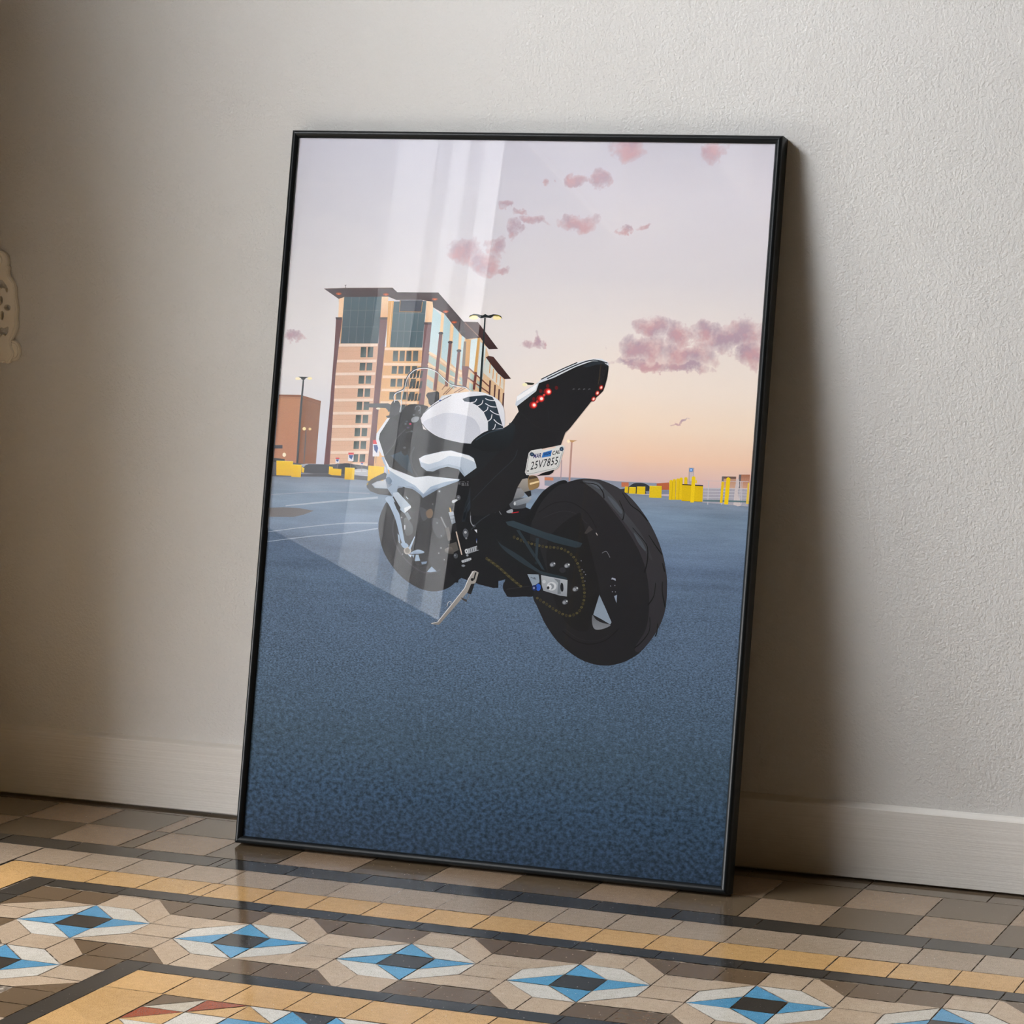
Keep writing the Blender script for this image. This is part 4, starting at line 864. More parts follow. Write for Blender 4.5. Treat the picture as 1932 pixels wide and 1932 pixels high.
P 57512f 3246,3913 -5,-11 -14,-6 -14,4 -6,10 5,12 13,5 14,-4
P 1b1a16 3232,3912 -2,-5 -6,0 -4,4 3,5 6,1
P 3c3822 3276,3896 -5,-15 -13,-7 -14,5 -7,14 5,16 13,7 14,-6
P 1b1a16 3262,3895 -2,-5 -6,0 -3,4 2,5 6,1
P 57512f 3306,3879 -5,-12 -13,-5 -14,4 -7,10 5,11 13,6 15,-4
P 1b1a16 3293,3878 -3,-5 -6,-1 -3,5 2,5 6,0
P 3c3822 3336,3861 -4,-15 -14,-7 -14,5 -7,15 5,15 13,7 14,-6
P 1b1a16 3323,3860 -3,-5 -6,0 -3,4 2,5 6,1
P 57512f 3366,3843 -5,-11 -13,-6 -14,4 -7,11 5,11 13,5 14,-3
P 1b1a16 3352,3842 -2,-5 -6,0 -4,4 3,6 6,0
P 3c3822 3395,3824 -5,-15 -13,-7 -14,5 -7,15 5,15 13,7 14,-5
P 1b1a16 3381,3824 -2,-5 -6,-1 -3,5 2,5 6,0
P 57512f 3423,3805 -5,-11 -13,-6 -14,4 -6,10 4,12 14,5 14,-4
P 1b1a16 3410,3804 -3,-5 -6,-1 -3,5 2,5 6,1
P 3c3822 3451,3784 -4,-15 -14,-7 -14,5 -7,15 5,15 13,7 14,-5
P 1b1a16 3438,3783 -3,-5 -6,0 -3,5 2,5 6,0
P 57512f 3478,3764 -4,-12 -14,-5 -14,4 -6,10 5,11 13,6 14,-4
P 1b1a16 3465,3763 -3,-5 -6,-1 -3,5 3,5 6,0
P 3c3822 3506,3743 -5,-15 -13,-7 -14,5 -7,14 5,16 13,7 14,-6
P 1b1a16 3492,3742 -2,-5 -6,0 -3,4 2,5 6,1
P 57512f 3533,3722 -4,-11 -14,-5 -14,4 -6,10 5,11 13,6 14,-4
P 1b1a16 3520,3722 -2,-5 -6,-1 -4,5 3,5 6,0
P 3c3822 3562,3703 -5,-15 -13,-7 -14,5 -7,14 4,15 14,7 14,-5
P 1b1a16 3548,3702 -2,-5 -6,-1 -4,5 3,5 6,1
P 57512f 3590,3683 -5,-11 -13,-5 -14,4 -6,10 4,11 14,6 14,-4
P 1b1a16 3577,3683 -3,-5 -6,-1 -3,5 2,5 6,0
P 3c3822 3619,3664 -5,-15 -13,-7 -14,6 -7,14 5,15 13,7 14,-5
P 1b1a16 3605,3664 -2,-5 -6,-1 -3,5 2,5 6,0
P 57512f 3648,3646 -5,-12 -13,-5 -14,4 -7,10 5,11 13,6 14,-4
P 1b1a16 3634,3645 -2,-5 -6,-1 -4,5 3,5 6,0
P 3c3822 3676,3627 -4,-15 -13,-7 -14,5 -7,14 4,15 13,7 14,-5
P 1b1a16 3663,3626 -3,-5 -6,-1 -3,5 3,5 6,0
P 57512f 3705,3608 -5,-11 -13,-6 -14,4 -6,10 4,12 14,5 14,-4
P 1b1a16 3692,3607 -3,-5 -6,0 -3,4 2,5 6,1
P 2e3d46/27333b 3414,4413 100,20 441,-121 512,-109 -28,-52 -58,-11 -298,51 -639,182
P 27333b 3565,4317 45,2 243,-302 -16,-41
P 29363e 3840,4232 41,2 0,-249 110,-157 -42,14 -100,125
P 1c2429 3889,3916 -1,-8 -5,-8 -8,-4 -10,0 -8,3 -6,6 -3,9 1,8 5,7 8,5 10,0 8,-3 6,-7
P 27333b 3305,4203 0,-3 7,-17 20,-26 35,-28 57,-31 77,-37 81,-38 73,-38 64,-37 61,-39 55,-36 47,-27 29,-17 18,-8 18,-6 34,-8 61,-10 77,-12 75,-11 56,-9 30,-9 15,-7 5,-7 -1,-6 -2,-7 -9,-6 -18,-4 -31,0 -52,8 -69,12 -72,15 -62,15 -48,14 -40,16 -39,17 -41,19 -44,19 -45,21 -47,23 -50,27 -59,34 -65,38 -62,40 -50,38 -36,38 -27,40 -18,33
P a3a9b0/8b9198 3947,3766 157,-18 202,-23 8,-208 -89,5 -90,19 -142,30 -28,71
P 6f757c 4120,3735 89,-15 22,-172 -44,-10 -4,146
P 1a1c20 4224,3684 6,2 8,-2 8,-7 6,-10 4,-16 4,-22 2,-21 -1,-17 -4,-9 -7,-7 -7,-2 -7,3 -6,9 -6,14 -5,16 -2,15 -1,15 2,16 2,14
P c3c7cb 4166,3638 -4,-24 -17,-21 -25,-12 -29,-2 -26,9 -20,18 -8,24 4,24 17,21 25,12 28,2 27,-9 20,-18
P 83898f 4134,3633 -3,-17 -10,-14 -16,-9 -18,-1 -17,6 -13,13 -5,17 2,17 11,14 16,9 18,1 17,-6 13,-13
P c9ccd0 4102,3623 -2,-15 -8,-12 -12,-7 -15,-1 -13,5 -10,11 -4,15 2,14 8,12 12,8 15,1 13,-6 10,-11
P 24262a 4074,3613 -1,-9 -5,-7 -7,-4 -7,-1 -8,3 -5,7 -3,8 1,9 5,7 7,4 7,1 8,-4 5,-6
P b9bec3 4017,3687 -1,-10 -6,-8 -9,-5 -11,-1 -9,4 -8,7 -3,10 2,10 6,8 9,5 10,0 10,-3 7,-8
P 8694a2 3762,3765 151,6 23,-96 -45,-31 -39,-35
W 4f5860 3808,3726 76,-23 3,7 -76,23
P 5b646e 3877,3720 -1,-6 -4,-5 -5,-4 -7,0 -6,2 -5,5 -1,6 0,6 4,5 6,3 6,1 7,-3 4,-4
P 14161a 3925,3772 22,-6 18,-124 -31,12
P 2a56b4 3956,3610 -2,-20 -8,-17 -12,-10 -14,-1 -14,8 -10,16 -5,20 1,21 8,17 12,10 15,1 13,-9 11,-15
P 16295e 3905,3600 -3,-16 -8,-13 -13,-8 -15,-1 -14,6 -11,12 -4,16 2,15 8,14 13,8 15,0 14,-6 11,-12
P 8f98ae 3877,3597 -1,-6 -3,-5 -4,-3 -6,-1 -5,3 -3,4 -2,6 1,6 3,5 4,3 5,1 5,-3 4,-4
P 53575d 4127,3932 4,-13 -4,-15 -11,-14 -16,-9 -18,-4 -16,3 -11,9 -4,13 4,15 11,14 16,10 17,3 16,-3
P 8f949a 4100,3906 -1,-9 -5,-7 -8,-4 -10,-1 -8,3 -6,7 -3,8 1,9 5,7 8,4 10,1 8,-4 6,-6
P cfd2d6 4124,3924 -1,-4 -3,-4 -4,-2 -4,0 -4,1 -4,3 -1,5 1,4 2,3 4,3 5,0 4,-2 3,-3
P 53575d 4321,3931 4,-14 -4,-15 -10,-13 -16,-10 -18,-4 -16,3 -11,9 -4,14 3,15 11,13 16,10 18,4 16,-3
P 8f949a 4295,3904 -2,-9 -5,-7 -8,-4 -9,-1 -8,4 -7,6 -2,8 1,9 5,7 8,4 9,1 9,-3 6,-7
P cfd2d6 4318,3922 0,-4 -3,-4 -4,-2 -5,0 -4,2 -3,3 -1,4 0,4 3,4 4,2 4,0 5,-1 3,-4
P 53575d 4454,3642 5,-14 -4,-15 -11,-13 -16,-10 -18,-4 -16,3 -11,9 -4,14 4,14 11,14 16,10 17,3 16,-2
P 8f949a 4428,3615 -1,-9 -5,-7 -8,-4 -9,-1 -9,4 -6,6 -3,8 2,9 5,7 8,4 9,1 8,-3 6,-7
P cfd2d6 4452,3633 -1,-4 -3,-4 -4,-2 -4,0 -4,2 -4,3 -1,4 1,4 2,4 4,2 5,0 4,-2 3,-3
P 53575d 4330,3468 5,-13 -4,-15 -11,-14 -16,-10 -18,-3 -16,3 -11,8 -4,14 4,15 11,13 16,10 17,4 16,-3
P 8f949a 4304,3441 -1,-8 -5,-7 -8,-5 -9,0 -9,3 -6,6 -3,9 1,8 6,7 8,4 9,1 8,-3 6,-6
P cfd2d6 4328,3460 -1,-5 -3,-3 -4,-2 -4,-1 -4,2 -4,3 -1,4 1,4 2,4 4,2 5,0 4,-1 3,-3
P 2a2b2f 4273,3850 -3,-16 -12,-14 -17,-8 -19,-1 -18,6 -14,12 -5,15 3,16 11,13 17,8 20,2 18,-6 13,-12
P 5a5f66/43474e 3441,4701 7,12 14,5 19,2 24,2 34,5 43,7 42,2 29,-6 16,-21 6,-31 -1,-32 -4,-25 -9,-13 -14,-7 -19,-4 -23,-3 -31,-5 -38,-4 -37,0 -28,8 -17,22 -11,31 -4,32
P 9aa1a9/747b84 3501,4677 210,79 31,-21 -40,-59 -145,-47 -37,2
P c3c8cc 3533,4653 -1,-10 -3,-8 -6,-4 -6,-1 -7,4 -4,8 -3,9 1,10 3,8 6,5 7,0 6,-4 5,-7
P 8f9095/75777c 3438,4805 6,10 8,7 13,5 16,6 23,7 28,8 28,6 24,1 17,-5 14,-10 10,-13 7,-14 4,-15 2,-17 -4,-17 -12,-15 -26,-12 -38,-11 -38,-8 -29,-4 -17,0 -10,3 -6,6 -6,10 -7,15 -5,21 -3,20
P b4b6b8 3495,4775 -2,-16 -6,-13 -10,-8 -12,-1 -11,7 -9,12 -4,16 1,16 7,13 10,7 12,1 11,-6 9,-13
P 4e5054 3483,4774 -1,-10 -3,-8 -6,-5 -7,0 -6,4 -5,8 -2,9 1,10 3,8 6,5 6,0 7,-4 4,-7
P a09a93/7a7672 3520,4933 2,8 2,4 7,3 15,4 28,9 38,13 38,9 28,-2 14,-18 7,-28 2,-33 0,-29 0,-29 -2,-31 -5,-25 -12,-12 -20,9 -27,23 -28,26 -23,19 -18,6 -14,0 -12,-1 -9,6 -7,14 -3,20 -2,20
P 7f6645/94784f 3673,5003 16,16 25,5 28,0 21,-2 14,-2 10,-6 8,-7 8,-9 8,-12 7,-14 6,-15 4,-14 1,-15 -1,-15 -2,-15 -4,-12 -4,-8 -6,-7 -8,-5 -13,-5 -20,-10 -27,-11 -26,-6 -20,8 -14,31 -10,47 -5,49
P e4cb9c 3697,4926 125,37 4,-22 -124,-40
P 4a3b2a 3676,5003 88,18 39,-23 -117,-30
P 1c1c1f 3632,4806 88,26 14,-63 -37,-23
W b31f2a 3485,4524 95,20 -2,10 -96,-19
P 9ea4ab 3415,4548 12,9 21,11 23,9 16,3 9,-6 5,-12 1,-13 -3,-10 -11,-6 -17,-4 -18,-2 -14,0 -11,3 -10,5 -5,6
P 4d6474 3156,4505 49,42 88,22 -26,-50
W 7c8288 3272,4594 71,-94 7,4 -71,95
P 938660 3306,4690 -1,-5 -3,-3 -4,-2 -4,-1 -5,2 -3,3 -1,5 0,4 3,3 4,3 5,0 4,-2 3,-3
P 8b9097 3209,4618 0,-5 -4,-5 -5,-3 -6,0 -6,2 -4,4 -1,6 0,5 4,5 5,3 6,0 6,-2 4,-4
P 8b9097 3540,5272 0,-5 -4,-5 -5,-3 -6,0 -5,2 -5,4 -1,6 1,5 3,5 5,3 6,0 6,-2 4,-4
P 8b9097 3443,5063 -1,-5 -4,-5 -5,-3 -6,0 -5,2 -4,4 -2,6 1,5 3,5 5,3 6,0 6,-2 4,-5
P 8b9097 3550,5343 -1,-6 -4,-4 -5,-3 -6,0 -5,2 -4,4 -2,6 1,5 3,5 5,2 6,1 6,-2 4,-5
P 8b9097 3322,5106 -1,-5 -3,-5 -5,-3 -6,0 -6,2 -4,4 -2,6 1,5 4,5 5,3 6,0 5,-2 4,-4
P 1b1f24 2846,5422 24,31 46,34 54,31 47,25 39,17 37,10 36,8 35,7 35,5 35,2 33,4 31,10 27,18 24,24 23,27 23,27 22,35 23,41 20,33 15,7 11,-27 9,-51 3,-61 -7,-57 -18,-53 -27,-55 -35,-52 -38,-43 -44,-33 -51,-26 -53,-20 -54,-16 -58,-11 -61,-7 -58,0 -48,7 -41,19 -34,27 -22,32
P 18181b/1d1d20 3689,6205 224,82 283,155 230,76 116,10 92,-51 2,-62 -6,-99 -25,-119 -17,-57 -122,-126 -28,-16 -265,-361 -47,-45 -47,-160 -240,-61 -174,-51 -28,-113 -21,-198 -78,-145 -46,-171 -109,-119 -101,-48 -176,-52 -180,-10 -53,633 229,153 240,181 4,128 63,144 65,129 -28,67 244,210
P 242c33 4285,6443 141,75 116,10 92,-51 -5,-28 -68,35 -102,-14 -114,-39
W 33404c 3361,5680 -4,-23 -5,-34 -5,-36 -3,-28 0,-18 3,-12 3,-8 2,-6 11,3 -2,6 -3,7 -2,11 -1,16 3,27 5,36 6,34 3,23
W 2b323a 2908,5068 40,32 57,48 65,52 64,48 68,47 74,49 68,42 46,30 -5,7 -46,-30 -68,-43 -74,-48 -68,-47 -64,-49 -65,-52 -58,-47 -40,-33
W 2b343c 2942,4660 51,58 72,83 80,90 73,80 66,67 65,63 59,58 45,50 27,44 13,37 5,29 5,21 -8,1 -4,-20 -6,-29 -12,-36 -26,-43 -45,-49 -58,-57 -66,-64 -66,-67 -73,-80 -80,-90 -72,-83 -51,-58
W 232427 3471,5844 49,-42 71,-61 82,-63 84,-46 94,-23 105,-10 95,-4 66,-3 0,6 -66,3 -95,3 -104,10 -93,23 -82,45 -82,63 -71,61 -50,42
W 232428 3870,5864 33,-223 6,0 -33,224
P dfe3ea/c9d1dc 3422,5912 15,111 75,65 188,118 65,70 228,120 200,91 231,60 117,2 85,-40 12,-46 -95,57 -132,-5 -214,-83 -276,-147 -202,-79 -29,-104 -243,-203
P f4f5f8 3437,6023 263,177 -19,-77 -245,-165
W 1a2029 3749,6249 45,25 65,34 73,38 66,34 62,31 63,29 56,26 39,18 -7,12 -39,-18 -55,-25 -64,-30 -63,-31 -66,-34 -72,-38 -65,-35 -46,-24
W 232a35 3830,6260 70,37 100,52 108,54 91,43 68,30 57,22 52,15 50,9 54,-1 54,-10 49,-12 33,-9 4,15 -34,8 -49,12 -56,11 -57,1 -53,-9 -53,-16 -58,-23 -68,-29 -91,-43 -108,-55 -101,-52 -70,-36
P 7c0f12 3723,5925 -4,-21 -15,-17 -21,-10 -26,-1 -23,8 -17,16 -7,20 4,21 14,17 22,11 25,1 23,-9 17,-16
P d2201e 3715,5925 -2,-17 -10,-14 -16,-8 -18,0 -16,6 -13,13 -5,16 3,17 10,13 15,9 18,0 17,-6 12,-13
P ff6a5c 3708,5924 -2,-12 -8,-10 -11,-6 -13,-1 -13,5 -9,10 -4,12 2,12 8,10 11,6 13,1 13,-5 9,-10
P fff1ec 3699,5924 -1,-8 -5,-7 -8,-3 -8,-1 -8,3 -6,6 -3,8 2,8 4,7 8,4 8,0 8,-3 6,-6
P 7c0f12 3814,6011 -4,-21 -14,-18 -22,-10 -25,-1 -24,8 -17,16 -7,21 4,21 14,17 22,10 25,1 24,-8 17,-16
P d2201e 3806,6010 -2,-16 -10,-14 -16,-8 -17,-1 -17,7 -12,13 -6,16 3,16 10,14 16,8 17,1 17,-7 12,-12
P ff6a5c 3799,6010 -2,-12 -7,-10 -12,-6 -13,-1 -12,5 -9,9 -4,12 2,13 7,10 12,6 13,0 12,-5 9,-9
P fff1ec 3790,6010 -1,-8 -5,-7 -7,-4 -9,0 -8,3 -6,6 -2,8 1,8 5,6 7,4 9,1 8,-3 6,-7
P 7c0f12 3906,6103 -4,-21 -14,-17 -22,-10 -25,-1 -23,8 -17,16 -8,20 4,21 14,17 22,11 25,1 24,-9 17,-16
P d2201e 3898,6103 -2,-17 -10,-13 -16,-8 -17,-1 -17,6 -12,13 -6,16 3,17 10,14 16,8 17,0 17,-6 12,-13
P ff6a5c 3891,6102 -2,-12 -7,-10 -12,-6 -13,0 -12,5 -9,9 -4,12 2,12 7,10 12,6 13,1 12,-5 9,-10
P fff1ec 3882,6102 -1,-8 -5,-6 -7,-4 -9,-1 -8,4 -6,6 -2,7 1,8 5,7 7,4 9,0 8,-3 6,-6
P e2423a 3734,5968 -1,-8 -5,-6 -6,-3 -8,-1 -8,3 -5,6 -3,7 2,8 4,6 7,3 8,1 7,-3 6,-6
P e2423a 3819,6056 -1,-8 -5,-6 -6,-3 -8,-1 -8,3 -5,6 -2,7 1,8 4,6 7,3 8,1 7,-3 6,-6
P 5d1013 3688,6000 -1,-11 -5,-10 -9,-5 -10,0 -9,4 -7,9 -3,11 1,11 6,9 8,5 10,0 9,-4 7,-9
P 5d1013 3775,6106 -1,-11 -6,-9 -8,-5 -10,-1 -10,5 -7,8 -3,11 2,11 5,9 9,5 10,1 9,-5 7,-8
P 5d1013 3863,6176 -2,-11 -5,-9 -8,-6 -10,0 -10,5 -7,8 -3,11 2,11 5,9 9,5 10,1 9,-5 7,-8
P 5d1013 3983,6157 -1,-11 -6,-9 -8,-5 -10,-1 -9,5 -7,8 -3,11 1,11 5,9 9,5 10,1 9,-5 7,-8
P 8c1416 4583,6173 -8,-11 -12,-8 -13,-1 -12,5 -7,11 -2,14 4,14 9,12 12,7 13,1 11,-5 7,-11 2,-13
P ff8a78 4576,6178 -6,-8 -8,-5 -8,-1 -7,3 -5,7 -1,9 3,9 5,8 8,5 8,1 8,-3 4,-7 1,-9
P ffe9e2 4569,6182 -3,-5 -4,-3 -4,-1 -4,2 -2,4 -1,5 2,5 3,4 4,3 5,1 3,-2 2,-3 1,-5
P 8c1416 4539,6100 -8,-12 -12,-7 -13,-1 -12,5 -7,11 -2,13 4,15 9,12 12,7 13,1 11,-5 7,-11 2,-13
P ff8a78 4532,6105 -6,-8 -8,-5 -8,-1 -7,3 -5,7 -1,9 3,9 5,8 8,5 8,1 8,-3 4,-7 1,-9
P ffe9e2 4525,6108 -3,-4 -4,-3 -4,-1 -4,2 -2,4 -1,5 2,5 3,4 4,3 5,1 3,-2 2,-3 1,-5
P 8c1416 4493,6023 -9,-12 -12,-7 -13,-1 -11,5 -8,10 -2,14 4,14 9,12 12,7 13,1 11,-5 8,-10 2,-14
P ff8a78 4485,6027 -6,-8 -8,-5 -8,-1 -7,4 -5,7 -1,9 3,9 6,8 7,5 9,1 7,-4 4,-6 2,-9
P ffe9e2 4478,6031 -3,-5 -4,-2 -4,-1 -4,1 -2,4 0,5 1,5 4,5 4,3 4,0 3,-1 3,-4 0,-5
W 8b8e92 4183,6140 2,2 3,4 3,3 3,2 2,0 4,-2 3,-2 3,-1 2,4 -3,1 -3,2 -5,2 -5,0 -4,-2 -4,-4 -3,-4 -2,-2
W 8b8e92 4256,6143 2,2 3,4 4,3 2,2 3,0 3,-2 4,-2 2,-1 2,4 -2,1 -4,2 -4,2 -5,0 -5,-2 -3,-4 -3,-4 -3,-2
W 8b8e92 4324,6146 2,2 3,4 3,3 3,2 2,-1 4,-1 3,-2 3,-1 2,4 -3,1 -3,2 -5,2 -5,0 -4,-2 -4,-4 -3,-4 -2,-2
W 8b8e92 4394,6149 2,2 3,4 4,3 2,2 3,-1 3,-1 3,-2 3,-1 2,4 -2,1 -4,2 -4,2 -5,0 -5,-2 -3,-4 -4,-4 -2,-2
P 0f0f11 3779,5017 85,47 152,50 -16,-40 -45,-31 -147,-21
P dcdddb/cfd0cf 3685,5341 139,32 17,-23 168,42 1,23 88,15 31,-17 0,-39 -54,-222 -26,-31 -357,-96 -48,1 -20,32 30,251
W 8d8f92 3691,5331 -30,-38 -26,-234 22,-23 31,2 352,94 24,28 53,217 -3,30 -26,10 -2,-6 23,-7 2,-26 -54,-216 -19,-25 -351,-93 -28,-2 -17,17 25,233 29,35
P 2a6db4 3846,5322 119,37 -9,-77 -122,-26
P 22384f 3728,5294 -2,-12 -7,-9 -11,-6 -12,-1 -12,5 -9,9 -3,11 1,12 7,10 11,5 13,1 12,-5 8,-9
P 60798f 3710,5293 -1,-4 -2,-4 -4,-2 -5,0 -4,2 -3,3 -2,4 1,4 3,4 4,2 4,0 5,-1 3,-4
P 22384f 4120,5381 -2,-12 -7,-9 -11,-6 -13,-1 -11,5 -9,9 -3,11 1,12 8,9 10,6 13,1 11,-5 9,-9
P 60798f 4102,5380 -1,-4 -2,-4 -4,-2 -5,0 -4,1 -3,4 -2,4 1,4 3,4 4,2 4,0 4,-2 4,-3
P 1c1d20 3674,5078 -1,-4 -2,-4 -4,-2 -5,0 -4,1 -3,4 -2,4 1,4 3,4 4,2 4,0 5,-2 3,-3
P b9bab8 4051,5174 -1,-3 -2,-3 -4,-2 -4,0 -3,1 -3,3 -1,3 0,4 3,3 3,2 4,0 4,-1 2,-3
T 25V7855|1a1c24|3692,5091 4051,5183 4062,5284 3704,5199 ; MAR|1d2560|3720,5242 3826,5258 3832,5317 3727,5300 ; CAL|17181d|3970,5293 4076,5323 4080,5373 3976,5347 ; 2024|10305c|3858,5285 3945,5303 3950,5342 3861,5319
P 1c1f23 1687,5678 -113,-220 -18,-58 58,-141 55,-97 65,-133 190,-55 197,-61 87,-26 545,37 179,25 386,422 125,119 -87,151 -462,-234 -711,137 -50,140 102,147 -79,28 -123,6 -120,-34 -70,-89 -35,142 -55,12 -42,-88
P 26292d 1697,5650 -30,-39 -30,-59 -27,-61 -19,-47 -12,-21 -5,-8 0,-8 6,-21 12,-46 19,-62 23,-57 25,-31 30,4 36,28 35,39 29,35 23,30 20,30 15,34 8,38 1,49 -6,57 -11,54 -17,39 -25,23 -33,14 -35,0
P 121316 1913,5824 25,22 30,10 33,4 32,2 32,2 32,-1 32,-3 27,-4 26,-4 25,-5 18,-7 7,-12 -10,-15 -22,-17 -27,-23 -22,-31 -17,-46 -15,-58 -14,-56 -14,-43 -14,-23 -13,-13 -14,-5 -16,-4 -22,-4 -24,-2 -25,4 -22,12 -23,21 -22,30 -18,35 -10,39 2,48 9,55 15,53
W 4c5156 1682,5174 21,27 30,38 32,41 25,36 13,27 6,22 6,22 13,23 26,31 33,35 32,32 22,22 -6,5 -22,-23 -32,-31 -33,-35 -26,-32 -14,-25 -6,-22 -6,-22 -12,-26 -25,-35 -32,-41 -30,-38 -21,-27
W 30363b 2072,5313 -8,-20 -12,-29 -12,-34 -5,-35 1,-35 5,-37 9,-37 13,-36 20,-36 26,-36 25,-31 17,-22 14,9 -17,22 -24,31 -26,35 -19,34 -12,34 -9,36 -5,35 0,33 5,32 10,32 12,29 8,20
W 2a3035 2002,5251 -4,-20 -6,-28 -5,-34 2,-35 13,-40 20,-45 21,-41 13,-29 11,5 -14,28 -20,41 -20,44 -12,39 -2,33 4,32 7,28 4,20
P 2f4452/24333e 1760,5180 156,71 89,-58 51,-141 42,-100 -164,87
W 23262a 1341,5814 325,12 0,7 -325,-12
P 4e5256 1321,5840 343,18 51,-21 -8,-94 -35,18 -37,32 -90,2 -202,-3
P f0e6cf 1561,5784 -2,-5 -8,-5 -12,-3 -14,-1 -13,2 -9,4 -3,6 2,5 8,5 13,3 13,1 13,-2 9,-4
P 303439 1701,5822 5,25 8,21 11,17 13,10 17,6 22,1 21,-5 18,-13 14,-25 13,-35 7,-37 0,-30 -13,-21 -21,-16 -24,-13 -22,-11 -19,-11 -20,-10 -17,-4 -12,8 -6,26 -1,40 2,42
P 26282c 1647,5691 121,27 -5,-29 -98,-23
P e6eaf1/dfe4ec 1668,5663 39,7 -125,-212 -8,-72 69,-154 25,-63 -36,5 -66,111 -31,85 -1,86
P 0e0f11 1904,5245 0,13 5,12 7,16 7,24 8,38 8,48 10,46 12,34 17,18 21,7 19,1 15,-1 9,-2 6,-4 2,-10 -2,-19 -7,-32 -11,-43 -13,-46 -11,-38 -6,-32 -5,-28 -4,-24 -7,-17 -9,-11 -10,-5 -11,0 -10,4 -12,8 -12,12 -10,15
P 55585d 1965,5293 -2,-6 -6,-5 -8,-3 -9,-1 -9,3 -7,4 -2,6 1,7 6,5 8,3 10,0 9,-2 6,-5
W 3c3f44 1944,5484 90,26 -4,10 -90,-25
P 8f959c 2004,5664 5,10 11,12 13,9 14,6 17,3 22,0 19,-3 11,-6 1,-12 -5,-16 -10,-16 -12,-12 -14,-8 -18,-5 -18,-2 -14,1 -10,6 -8,10 -4,12
W 83888e 2052,5786 1,9 2,12 3,13 4,8 8,4 12,4 12,1 8,-1 6,-5 5,-8 4,-10 1,-7 -4,-7 -8,-8 -9,-7 -6,-6 6,-6 7,5 9,8 9,9 5,10 -1,11 -4,12 -7,10 -9,7 -12,2 -14,-2 -14,-4 -11,-6 -6,-11 -4,-14 -1,-12 -2,-9
W 6d7278 2115,5841 1,-100 9,-1 -1,100
P 5a6068 1949,5601 -1,-5 -4,-4 -7,-2 -8,-1 -6,2 -5,4 -3,5 2,5 4,4 7,2 7,1 7,-2 5,-4
P c2426a 2013,5604 -1,-5 -4,-4 -7,-2 -7,-1 -7,2 -5,4 -2,5 1,5 4,4 7,2 7,1 7,-2 5,-4
P 4a3f5c 1987,5556 -1,-5 -5,-4 -6,-3 -8,0 -7,2 -5,3 -2,5 1,5 5,5 6,2 8,0 7,-2 5,-3
P 3f4a55 1962,5633 -1,-5 -5,-4 -6,-2 -8,-1 -7,2 -5,4 -2,5 1,5 5,4 6,2 8,1 7,-2 5,-4
P 70767d 2054,5723 -1,-5 -5,-4 -6,-2 -8,-1 -7,2 -5,4 -2,5 2,5 4,4 7,2 7,1 7,-2 5,-4
P 53585e 2042,5508 -2,-5 -4,-4 -7,-2 -7,-1 -7,2 -5,4 -2,5 1,5 4,4 7,3 8,0 6,-2 5,-4
W 8d6a58 2424,5999 90,97 -8,7 -91,-96
W 8d6a58 2461,6008 105,107 -9,8 -105,-107
W 8d6a58 2572,6029 115,76 -7,9 -115,-76
W 8d6a58 2632,6040 101,64 -7,9 -101,-64
W 8d6a58 2403,6063 62,88 -10,7 -61,-89
W caa38e 1917,6276 -9,-444 9,-1 8,444
P 232b2b 1947,6291 33,10 -7,-95 -36,-10
P 232b2b 1950,6155 33,10 -8,-95 -36,-10
P 232b2b 1942,5993 33,10 -7,-95 -36,-10
P 232b2b 1993,6293 33,10 -7,-95 -36,-10
P 232b2b 1996,6157 33,10 -8,-95 -36,-10
P 232b2b 1988,5995 33,10 -7,-95 -36,-10
P 232b2b 2039,6294 33,10 -7,-94 -36,-10
P 232b2b 2042,6159 33,10 -8,-95 -36,-10
P 232b2b 2034,5997 33,10 -7,-95 -36,-10
P 232b2b 2085,6296 33,10 -7,-94 -36,-10
P 232b2b 2088,6161 32,9 -7,-94 -36,-10
P 232b2b 2080,5999 33,10 -8,-95 -36,-10
W 2d3338 1753,5883 -3,16 -6,24 -5,24 0,19 3,11 6,9 9,7 13,10 20,9 27,10 27,12 21,17 12,25 6,28 3,28 6,26 7,23 7,22 8,20 12,20 16,20 19,19 22,17 22,14 25,10 28,7 28,5 30,2 30,0 31,-3 31,-5 29,-7 24,-9 22,-10 22,-13 26,-17 31,-24 34,-30 34,-29 32,-23 25,-16 22,-10 23,-8 27,-6 37,-6 43,-2 40,-3 33,-6 23,-9 18,-13 13,-13 11,-9 9,10 -10,9 -15,13 -19,14 -27,11 -34,6 -42,3 -42,2 -35,5 -27,7 -21,7 -20,9 -24,15 -31,23 -34,29 -34,29 -32,25 -26,17 -23,14 -23,11 -26,9 -30,8 -32,5 -33,3 -31,0 -31,-2 -30,-5 -29,-8 -27,-10 -24,-15 -23,-19 -20,-20 -17,-20 -12,-22 -10,-22 -7,-22 -7,-24 -6,-27 -3,-28 -5,-26 -10,-21 -18,-14 -25,-11 -27,-10 -21,-10 -15,-10 -11,-10 -8,-11 -5,-15 1,-22 5,-26 6,-24 4,-16
